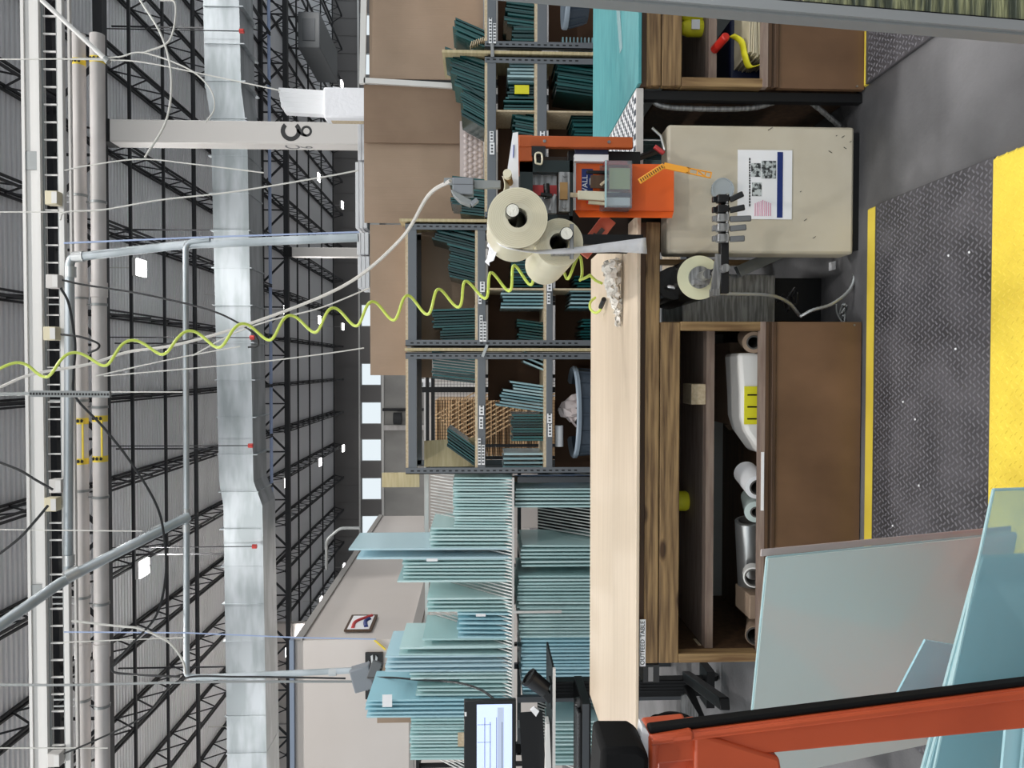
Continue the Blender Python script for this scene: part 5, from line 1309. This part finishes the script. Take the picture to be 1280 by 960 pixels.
# ================================================================ LONG-SHEET GLASS RACK
YR0 = 5.5
t = thing('glass_rack', 'two-level steel rack with slanted divider rods full of glass sheets', 'rack', (X(800, YR0), YR0, 0))
RK = t
xL, xR = X(1000, YR0), X(597, YR0)
zu = Z(640, YR0, 700); zl = .42; zt_ = zu+.66
YRb = YR0+.66
for (z, nm) in ((zu, 'upper'), (zl, 'lower')):
    MB().box(xL, xR, YR0, YR0+.02, z-.016, z).build('front_rail', 'whitesteel', t)
    MB().box(xL, xR, YRb-.02, YRb, z-.03, z).build('rear_rail', 'shelfdark', t)
MB().box(xL, xR, YRb-.02, YRb+.01, zt_-.02, zt_+.01).build('top_rail', 'whitesteel', t)
MB().box(xL, xR, YRb-.02, YRb, zu-.10, zu-.07).build('mid_rail', 'shelfdark', t)
for x in (xL, xR-.04, X(880, YR0)):
    MB().box(x, x+.04, YRb-.02, YRb+.02, 0, zt_).build('upright', 'shelfdark', t)
    MB().box(x, x+.04, YR0+.02, YR0+.06, 0, zu-.04).build('upright', 'shelfdark', t)
for (z, nm, hh) in ((zu, 'upper', .62), (zl, 'lower', .66)):
    b = MB(); x = xL+.02
    while x < xR-.02:
        b.bar((x, YR0+.01, z-.005), (x, YRb-.03, z+hh), .008, .008); b.bar((x, YR0+.01, z-.008), (x, YRb-.02, z-.008), .008, .008); x += .0245
    o = b.build('divider_rods', 'whitesteel', t); o['kind'] = 'stuff'
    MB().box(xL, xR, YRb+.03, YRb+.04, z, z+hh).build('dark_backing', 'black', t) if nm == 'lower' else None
for x in (X(765, YR0), ):
    MB().box(x-.008, x+.008, YR0-.01, YR0, zu-.36, zu).build('tie_bar', 'whitesteel', t)
random.seed(21)
def sheets(pyR, pyL, pxT, lev, m, label, pitch=4.0, depth=.55, tv=1.5, front=0.0, steps=None):
    global GN
    z0 = (zu if lev else zl)+.001; n = max(2, int(round((pyL-pyR)/pitch)))
    for k in range(n):
        f = k/max(1, n-1); Yf = YR0+.03+front+random.uniform(0, .03); top = pxT
        if steps:
            for fa, pp in steps:
                if f >= fa: top = pp
        py = pyR+(pyL-pyR)*f; x = X(py, Yf); zz = Z(top+random.uniform(-tv, tv), Yf)
        jt = random.uniform(-.004, .004)
        o = MB().hexa([(x-.0065, Yf, z0), (x+.0065, Yf, z0), (x+.0065, Yf+depth, z0), (x-.0065, Yf+depth, z0), (x-.0065+jt, Yf+.02, zz), (x+.0065+jt, Yf+.02, zz), (x+.0065+jt, Yf+depth, zz), (x-.0065+jt, Yf+depth, zz)]).build('glass_sheet', m, smooth=False, fix=False)
        tag(o, label, 'glass', label+' group'); GN += 1
sheets(598, 658, 567, 1, 'gl_clear', 'clear glass sheet in the right-hand bundle of the upper rack next to the shelving', 3.6)
sheets(661, 684, 537, 1, 'gl_clear', 'clear glass sheet in the medium bundle just right of the tallest sheets', 3.6)
sheets(686, 697, 436, 1, 'gl_tall', 'very tall pale blue glass sheet, tallest in the rack', 4.5, tv=4, steps=[(0, 434), (.6, 447)])
sheets(699, 726, 498, 1, 'gl_clear', 'clear glass sheet in the tall bundle just left of the tallest sheets', 3.8, steps=[(0, 503), (.85, 496)])
sheets(748, 763, 534, 1, 'gl_clear', 'clear glass sheet in the short bundle left of the gap of bare rods', 3.8)
sheets(768, 797, 572, 1, 'gl_blue', 'short bluish glass sheet at the front of the upper rack', 4.5)
sheets(799, 808, 528, 1, 'gl_clear', 'pale medium glass sheet behind the short bluish ones', 4.5)
sheets(809, 818, 497, 1, 'gl_clear', 'greenish tall glass sheet right of the smoky wide one', 4.5)
sheets(820, 838, 481, 1, 'gl_tall', 'tall pale glass sheet reaching up before the office wall', 5)
sheets(842, 868, 512, 1, 'gl_clear', 'clear glass sheet below the cardboard boxes in the upper rack', 4.2, steps=[(0, 512), (.3, 575), (.6, 520)])
sheets(874, 895, 456, 1, 'gl_blue', 'tall bluish glass sheet under the outlet box with a white sticker', 4.5)
sheets(899, 948, 512, 1, 'gl_clear', 'clear glass sheet at the left end of the upper rack above the monitor', 3.8)
sheets(612, 634, 644, 0, 'gl_clear', 'clear glass sheet in the small lower bundle next to the shelving', 4)
sheets(684, 708, 652, 0, 'gl_clear', 'clear glass sheet in the small lower bundle under the bare rods', 4)
sheets(722, 760, 648, 0, 'gl_clear', 'clear glass sheet in the right part of the lower rack above the table', 4)
sheets(762, 797, 650, 0, 'gl_clear', 'clear glass sheet in the middle part of the lower rack above the table', 4)
sheets(799, 872, 653, 0, 'gl_blue', 'bluish glass sheet in the left part of the lower rack behind the desk post', 4)
sheets(905, 958, 690, 0, 'gl_clear', 'clear glass sheet in the far left lower rack under the desk', 4.5)
# stickers on sheets
def sticker(px, py, w, h, label, Y=YR0+.02):
    p = q(px, py, Y); tag(MB().box(p.x-.0045, p.x-.0035, Y+.03, Y+.03+w, p.z-h/2, p.z+h/2).build('sticker', 'white'), label, 'sticker')
for (px, py, w, h, lab) in ((484, 876, .09, .07, 'white paper sticker on the tall bluish sheets'), (540, 700, .02, .08, 'small white label on the sheets left of the tallest'), (601, 769, .02, .07, 'small white label on the short bluish sheets')):
    Y = YR0+.01; p = q(px, py, Y); tag(MB().box(p.x-w/2, p.x+w/2, Y, Y+.002, p.z-h/2, p.z+h/2).build('sticker', 'white'), lab, 'sticker')
p = q(575, 922, YR0)
tag(MB().box(X(932, YR0), X(915, YR0), YR0, YR0+.01, Z(582, YR0), Z(572, YR0)).build('card_tag', 'particle'), 'beige card tag in front of the left end sheets', 'tag')
# boxes behind the rack
for (px0, px1, py0, py1, Y, lab) in ((474, 520, 843, 868, 6.5, 'brown carton above the glass rack under the outlet box'), (470, 520, 893, 901, 6.5, 'narrow brown carton behind the left end sheets')):
    tag(MB().box(X(py1, Y), X(py0, Y), Y, Y+.3, Z(px1, Y), Z(px0, Y)).build('carton', 'cardboard', bevel=.004), lab, 'box')
t = thing('rear_shelf', 'dark shelf behind the glass rack carrying the brown cartons', 'shelf', (X(870, 6.5), 6.5, 0))
MB().box(X(960, 6.5), X(800, 6.5), 6.4, 6.9, Z(524, 6.5), Z(520.3, 6.5)).build('board', 'blacksteel', t)
MB().box(X(958, 6.5), X(955, 6.5), 6.5, 6.55, 0, Z(524, 6.5)).build('leg', 'blacksteel', t)
MB().box(X(808, 6.5), X(805, 6.5), 6.5, 6.55, 0, Z(524, 6.5)).build('leg', 'blacksteel', t)

# ================================================================ COMPUTER STATION
YM = 4.6
t = thing('monitor', 'black widescreen monitor with a lit form on screen, at the left', 'monitor', q(645, 930, YM))
x0, x1 = X(1010, YM), X(875, YM); z0, z1 = Z(645, YM, 920), Z(580, YM, 920)
MB().box(x0, x1, YM, YM+.035, z0, z1).build('bezel', 'black', t, bevel=.004)
scr = MB().box(x0+.03, X(880, YM), YM-.002, YM, Z(640, YM, 920), Z(596, YM, 920)).build('screen', 'screen', t)
b = MB(); 
for px in (606, 613, 621, 628):
    z = Z(px, YM); b.box(x0+.05, X(893+(px % 5)*3, YM), YM-.003, YM-.002, z-.0018, z+.0018)
for py in (905, 927): b.box(X(py, YM)-.001, X(py, YM)+.001, YM-.003, YM-.002, Z(614, YM), Z(597, YM))
b.build('screen_lines', 'screentext', scr)
MB().box(x0+.04, X(884, YM), YM-.0028, YM-.002, Z(630, YM), Z(622, YM)).build('screen_band', 'screengrey', scr)
MB().box(X(894, YM), X(889, YM), YM-.003, YM, Z(583, YM), Z(580.5, YM)).build('badge', 'white', t)
MB().box((x0+x1)/2-.1, (x0+x1)/2+.04, YM+.035, YM+.07, z0+.08, z1-.08).build('rear_cover', 'greyplastic', t)
MB().bar(((x0+x1)/2, YM+.06, z0+.1), ((x0+x1)/2, YM+.12, Z(688, YM)), .06, .03).build('stand', 'black', t)
t = thing('computer_desk', 'black height-adjustable post desk with shelves at the left behind the table', 'desk', (X(861, 4.7), 4.7, 0))
MB().box(X(872, 4.75), X(851, 4.75), 4.72, 4.80, .12, Z(692, 4.72)).build('post', 'blacksteel', t, bevel=.006)
b = MB()
for k in range(4):
    x = X(855+4*k, 4.72); b.box(x-.003, x+.003, 4.717, 4.72, .14, Z(694, 4.72))
b.build('groove', 'black', t)
zd = Z(690, 4.5)
MB().box(X(1010, 4.4), X(838, 4.4), 4.4, 4.85, zd-.012, zd).build('upper_shelf', 'blacksteel', t)
MB().box(X(1010, 4.4), X(835, 4.4), 4.385, 4.4, zd-.014, zd+.002).build('shelf_edge', 'whitesteel', t)
zk = Z(737, 4.4)
MB().box(X(1010, 4.4), X(872, 4.4), 4.3, 4.7, zk-.0, zk+.05).build('lower_shelf', 'blacksteel', t, bevel=.004)
MB().box(X(1010, 4.4), X(872, 4.4), 4.292, 4.3, zk+.012, zk+.05).build('tray_lip', 'shelfdark', t)
MB().box(X(880, 4.7)-.04, X(850, 4.7)+.04, 4.68, 4.84, .09, .14).build('base_block', 'blacksteel', t)
a = q(862, 848, 4.6); c = q(905, 893, 3.95)
xf = X(861, 4.75)
for (dx) in (-.06, .06): pass
MB().bar(q(858, 845, 4.75), q(906, 880, 3.75), .06, .05).build('foot', 'blacksteel', t, bevel=.005)
MB().bar(q(858, 858, 4.75), q(900, 960, 4.2), .06, .05).build('foot', 'blacksteel', t, bevel=.005)
for p in (q(912, 888, 3.72), q(862, 846, 4.9)):
    MB().cyl((p.x-.015, p.y, .045), (p.x+.015, p.y, .045), .045, seg=18).bar((p.x, p.y, .05), (p.x, p.y, .12), .02).build('caster', 'black', t)
t = thing('keyboard', 'black keyboard on the lower desk shelf', 'keyboard', (X(930, 4.4), 4.4, zk+.052))
kb = MB().box(X(990, 4.4), X(885, 4.4), 4.32, 4.5, zk+.051, zk+.066).build('base', 'black', t, bevel=.003)
b = MB()
for i in range(22):
    for j in range(5): b.box(X(988, 4.4)+.012+i*.021, X(988, 4.4)+.029+i*.021, 4.335+j*.03, 4.358+j*.03, zk+.066, zk+.071)
b.build('keys', 'greyplastic', kb)
p = q(710, 898, 4.4)
t = thing('mouse', 'dark mouse on the lower desk shelf near the post', 'mouse', (X(886, 4.4), 4.45, zk+.052))
random.seed(1); MB().lathe([(0, .034), (.018, .032), (.03, .018), (.033, 0), (0, 0)], (X(880, 4.4), 4.40, zk+.051), seg=20).build('shell', 'black', t); MB().box(X(880, 4.4)-.003, X(880, 4.4)+.003, 4.372, 4.385, zk+.07, zk+.082).build('wheel', 'steel', t)
t = thing('barcode_scanner', 'black hand scanner standing on the upper desk shelf', 'scanner', q(688, 852, 4.45))
MB().cyl(q(662, 847, 4.45), q(682, 862, 4.45), .052, .046, seg=20).build('head', 'black', t)
MB().ring(q(660, 845.5, 4.45), q(663, 848, 4.45), .056, .044, 20).build('hood', 'blacksteel', t)
MB().bar(q(680, 864, 4.45), q(689.5, 875, 4.45), .04, .05).build('grip', 'black', t, bevel=.006)
MB().box(X(880, 4.5), X(850, 4.5), 4.42, 4.55, zd, zd+.012).build('stand', 'black', t)
b = MB().prism([q(663, 888, 4.45), q(668, 884, 4.45), q(674, 889, 4.45), q(670, 896, 4.45)], (0, .02, 0))
tag(b.build('paper_tag', 'white'), 'small white folded tag under the scanner', 'paper')
tag(MB().prism([q(683, 905, 4.5), q(687, 905, 4.5), q(689.5, 975, 4.5), q(681, 975, 4.5)], (0, .1, 0)).build('paper_stack', 'paper'), 'stack of white papers on the upper desk shelf', 'papers')
tag(MB().bar(q(663.5, 890, 4.55), q(668, 975, 4.55), .012, .14).build('clipboard', 'blacksteel'), 'black thin tray leaning above the paper stack', 'tray')
tag(MB().box(X(925, 4.7), X(905, 4.7), 4.65, 4.75, Z(660, 4.7), Z(647, 4.7)).build('monitor_mount', 'greyplastic'), 'grey mount block under the monitor', 'mount') 
# black hose bundle under the table
t = thing('hose_coil', 'black coiled hose lying under the table near the desk', 'hose', q(850, 915, 3.6))
b = MB()
for k in range(4):
    b.tube(cr([q(812+5*k, 902+3*k, 3.5), q(835+5*k, 893+3*k, 3.6), q(860+3*k, 898+3*k, 3.7), q(872, 915, 3.8), q(868, 940, 3.9)], 8), .014, 8)
b.build('coils', 'black', t)
MB().ring(q(822, 906, 3.4), q(826, 908, 3.5), .045, .03, 24).build('hose_mouth', 'rubber', t)
tag(MB().prism([q(852, 870, 3.9), q(858, 868, 3.9), q(873, 893, 3.9), q(872, 905, 3.9), q(850, 905, 3.9)], (0, .01, 0)).build('steel_offcut', 'steel'), 'grey metal plate standing among the hoses under the table', 'plate')
tag(MB().box(X(856, 3.6), X(834, 3.6), 3.6, 3.7, Z(826, 3.6), Z(806, 3.6)).build('control_box', 'greyplastic'), 'grey box with a red and white label hung under the table end', 'box')
tag(MB().box(X(854, 3.6), X(836, 3.6), 3.594, 3.6, Z(818, 3.6), Z(812, 3.6)).build('box_label', 'white'), 'white label strip on the grey box under the table end', 'label')

# ================================================================ FOREGROUND GLASS CART
t = thing('glass_cart', 'red-orange steel A-frame glass cart with black rubber edging in the left foreground', 'cart', (-.5, .9, 0))
YA1, YA2 = .84, .95
def cpt(px, py, Y): return q(px, py, Y)
top = cpt(812, 940, YA1); bot = cpt(1300, 884, YA2)
def post(dpyA, dpyB, name, m, w, dep, offy=0):
    a = V((X(dpyA[0], YA1, 815), YA1+offy, Z(815, YA1))); c = V((X(dpyA[1], YA2, 1290), YA2+offy, Z(1290, YA2)))
    e = V((X(dpyB[0], YA1, 815), YA1+offy, Z(815, YA1))); g = V((X(dpyB[1], YA2, 1290), YA2+offy, Z(1290, YA2)))
    # extend to the floor region
    k = (c.z-.12)/(a.z-c.z); c2 = c+(c-a)*k; g2 = g+(g-e)*k
    d = V((0, dep, 0))
    return MB().hexa([c2, g2, g2+d, c2+d, a, e, e+d, a+d]).build(name, m, t, bevel=.003)
post((957, 911), (921, 860), 'post', 'cartorange', .05, .024)
post((921, 860), (913, 853.5), 'rubber_edge', 'rubber', .01, .018, .003)
# lighter outer flange ridge
post((930, 872), (921.5, 860.5), 'post_flange', 'cartorange', .01, .006, -.006)
# diagonal gusset and side rail
a = cpt(870, 905, .85)
MB().prism([q(868, 921, .846), q(880, 919, .848), q(975, 948, .87), q(985, 1010, .875), q(868, 1010, .85)], (0, .05, 0)).build('gusset', 'cartorange', t, bevel=.004)
MB().prism([q(812, 921, .838), q(868, 915, .842), q(868, 928, .842), q(824, 933, .838), q(822, 1000, .838), q(812, 1000, .838)], (0, .05, 0)).build('top_rail', 'cartorange', t, bevel=.004)
MB().prism([q(824, 933, .88), q(868, 928, .88), q(868, 1000, .88), q(824, 1000, .88)], (0, .01, 0)).build('recess_plate', 'cartorange', t)
MB().prism([q(752, 936, .80), q(798, 936, .80), q(812, 945, .80), q(812, 1010, .80), q(748, 1010, .80)], (0, .07, 0)).build('rubber_block', 'rubber', t, bevel=.006)
MB().prism([q(803, 908, .845), q(808, 912, .845), q(815, 924, .845), q(812, 960, .845), q(800, 930, .845)], (0, .02, 0)).build('white_wedge', 'white', t)
MB().box(-1.25, -.15, .80, 1.90, .10, .16).build('base_deck', 'cartorange', t, bevel=.004)
for x in (-1.0, -.1):
    for y in (.88, 1.85): MB().cyl((x-.02, y, .05), (x+.02, y, .05), .05, seg=18).build('caster', 'black', t)
MB().box(-1.05, -.95, .86, .92, .16, 1.3).build('rear_post', 'cartorange', t)

def sheet(ptsTop, ptsBot, th, name, m, label, edge=True):
    """ptsTop: (right, left) world; ptsBot likewise, extended to the base"""
    (tr_, tl_), (br_, bl_) = ptsTop, ptsBot
    n = (tl_-tr_).cross(br_-tr_).normalized()*th
    t = thing(name, label, 'glass', br_)
    MB().prism([tr_, br_, bl_, tl_], n).build('pane', m, t)
    MB().bar(tr_+n/2, tl_+n/2, th*.7, .003).bar(tr_+n/2, br_+n/2, th*.7, .003).build('polished_edge', 'gl_edge', t)
    return t, n
def down(top, ref, z=.17):   # extend line top->ref to height z
    k = (top.z-z)/(top.z-ref.z); return top+(ref-top)*k
# panel 1 (film-covered)
tr1 = q(957, 696, 1.70); re1 = q(1240, 668, 1.90); tl1 = q(930, 975, 1.86); 
br1 = down(tr1, re1); bl1 = tl1+(br1-tr1)
P1, n1 = sheet((tr1, tl1), (br1, bl1), .010, 'plate_glass', 'gl_film', 'large pale film-covered glass panel leaning on the orange cart, farthest of the cart panels')
# protective foam film strip along its right edge
fw_ = V((.014, .01, 0))
b = MB().prism([tr1+V((-.002, .012, .006)), br1+V((-.002, .012, 0)), br1+fw_, tr1+fw_+V((0, 0, .006))], (0, .004, 0))
tag(b.build('edge_film', 'bubble'), 'thin pinkish protective film sticking out along the right edge of the pale panel', 'film')
# panel 2 front clear strip
tr2 = q(1240, 611, 1.12); re2 = q(1285, 606, 1.14); tl2 = q(1183, 880, 1.22)
br2 = V((tr2.x+.004, tr2.y+.06, .17)); bl2 = V((tl2.x+.004, tl2.y+.06, .17))
sheet((tr2, tl2+(tl2-tr2)*.45), (br2, bl2+(bl2-br2)*.45), .006, 'plate_glass', 'gl_front', 'clear glass panel nearest the camera with its corner over the yellow mat edge')
tr3 = q(1226, 697, 1.16); tl3 = q(1178, 880, 1.235)
dv = V((.002, .06, 0)); br3 = V((tr3.x, tr3.y+.05, .17)); bl3 = V((tl3.x, tl3.y+.05, .17))
sheet((tr3, tl3+(tl3-tr3)*.6), (br3, bl3+(bl3-br3)*.6), .008, 'plate_glass', 'gl_front2', 'blue-green glass panel with a blue marker scribble, second from the camera')
tr4 = q(1222, 694, 1.18); tl4 = q(1172, 880, 1.255); br4 = V((tr4.x, tr4.y+.05, .17)); bl4 = V((tl4.x, tl4.y+.05, .17))
sheet((tr4, tl4+(tl4-tr4)*.6), (br4, bl4+(bl4-br4)*.6), .008, 'plate_glass', 'gl_front2', 'blue-green glass panel directly behind the marked one, only its edge showing')
# marker scribble on panel 3
nn3 = (tl3-tr3).cross(br3-tr3).normalized()
def on3(px, py):
    d = ray(px, py); t_ = (tr3-CAM).dot(nn3)/d.dot(nn3); return CAM+d*(t_*.994)
tag(MB().tube(cr([on3(1243, 741), on3(1250, 733), on3(1262, 714), on3(1258, 713), on3(1248, 722), on3(1243, 738), on3(1247, 737), on3(1260, 717)], 6), .0010, 5).build('marker_scribble', 'blueink'), 'blue marker scribble on the second cart panel', 'mark')
# bluish pane put in to draw a reflection on the cart glass
a, c, d, e = q(1157, 800, 1.55), q(1198, 807, 1.58), q(1186, 870, 1.6), q(1115, 880, 1.57)
tag(MB().prism([a, c, V((c.x, c.y+.2, .165)), V((e.x-.2, e.y+.2, .165)), e+V((-.1, 0, -.1)), e], (0, .006, 0)).build('reflection_piece', 'gl_blue'), 'bluish pane standing in for a reflection, between the pale panel and the near panels', 'glass')
# stack of sheets seen below the orange post
for k in range(8):
    x0 = -.62-k*.0; Yk = 1.02-.012*k
    a = q(1235+4*k, 905, .98+.004*k); 
    pr = V((-.47, 1.05-.011*k, .80-.02*k)); pl = V((-.95, 1.10-.011*k, .80-.02*k))
    b = MB().prism([pr, V((pr.x, pr.y+.03, .17)), V((pl.x, pl.y+.03, .17)), pl], (0, .005, 0))
    tag(b.build('plate_glass', 'gl_front2'), 'one of the close-packed glass sheets behind the orange post at the bottom left', 'glass', 'close-packed sheets behind the orange post')

# ================================================================ RIGHT FOREGROUND FRAMED GLASS PANEL
t = thing('framed_panel', 'leaning aluminium edged panel with green textured glass at the right edge', 'panel', (.5, .8, 0))
def pl(px, py, Y=.80): return q(px, py, Y)
A0, A1 = pl(560, -22), pl(1300, 40)
def strip(o0, o1, name, m, dep, offy=0):
    d = V((0, dep, 0)); a = pl(560, -22-o0[0]); c = pl(1290, 39-o0[1]); e = pl(560, -22-o1[0]); g = pl(1290, 39-o1[1])
    k = (c.z-.02)/(a.z-c.z); c = c+(c-a)*k; g = g+(g-e)*k
    w = V((0, offy, 0))
    MB().prism([a+w, c+w, g+w, e+w], d).build(name, m, t)
strip((0, 0), (12, 12.5), 'channel', 'alu', .03)
strip((12, 12.5), (16, 16.5), 'gasket', 'rubber', .02, .004)
strip((16, 16.5), (210, 210), 'textured_pane', 'greentex', .008, .008)
strip((-3, -3), (1, 1.5), 'fuzzy_seal', 'galvdull', .02, .005)

# ================================================================ LIGHT
w = bpy.data.worlds.new('world'); S.world = w; w.use_nodes = True
bg = w.node_tree.nodes['Background']; bg.inputs['Color'].default_value = (.86, .95, 1.0, 1); bg.inputs['Strength'].default_value = .95
S.view_settings.exposure = 0.0
print('glass count', GN, 'objects', len(bpy.data.objects))
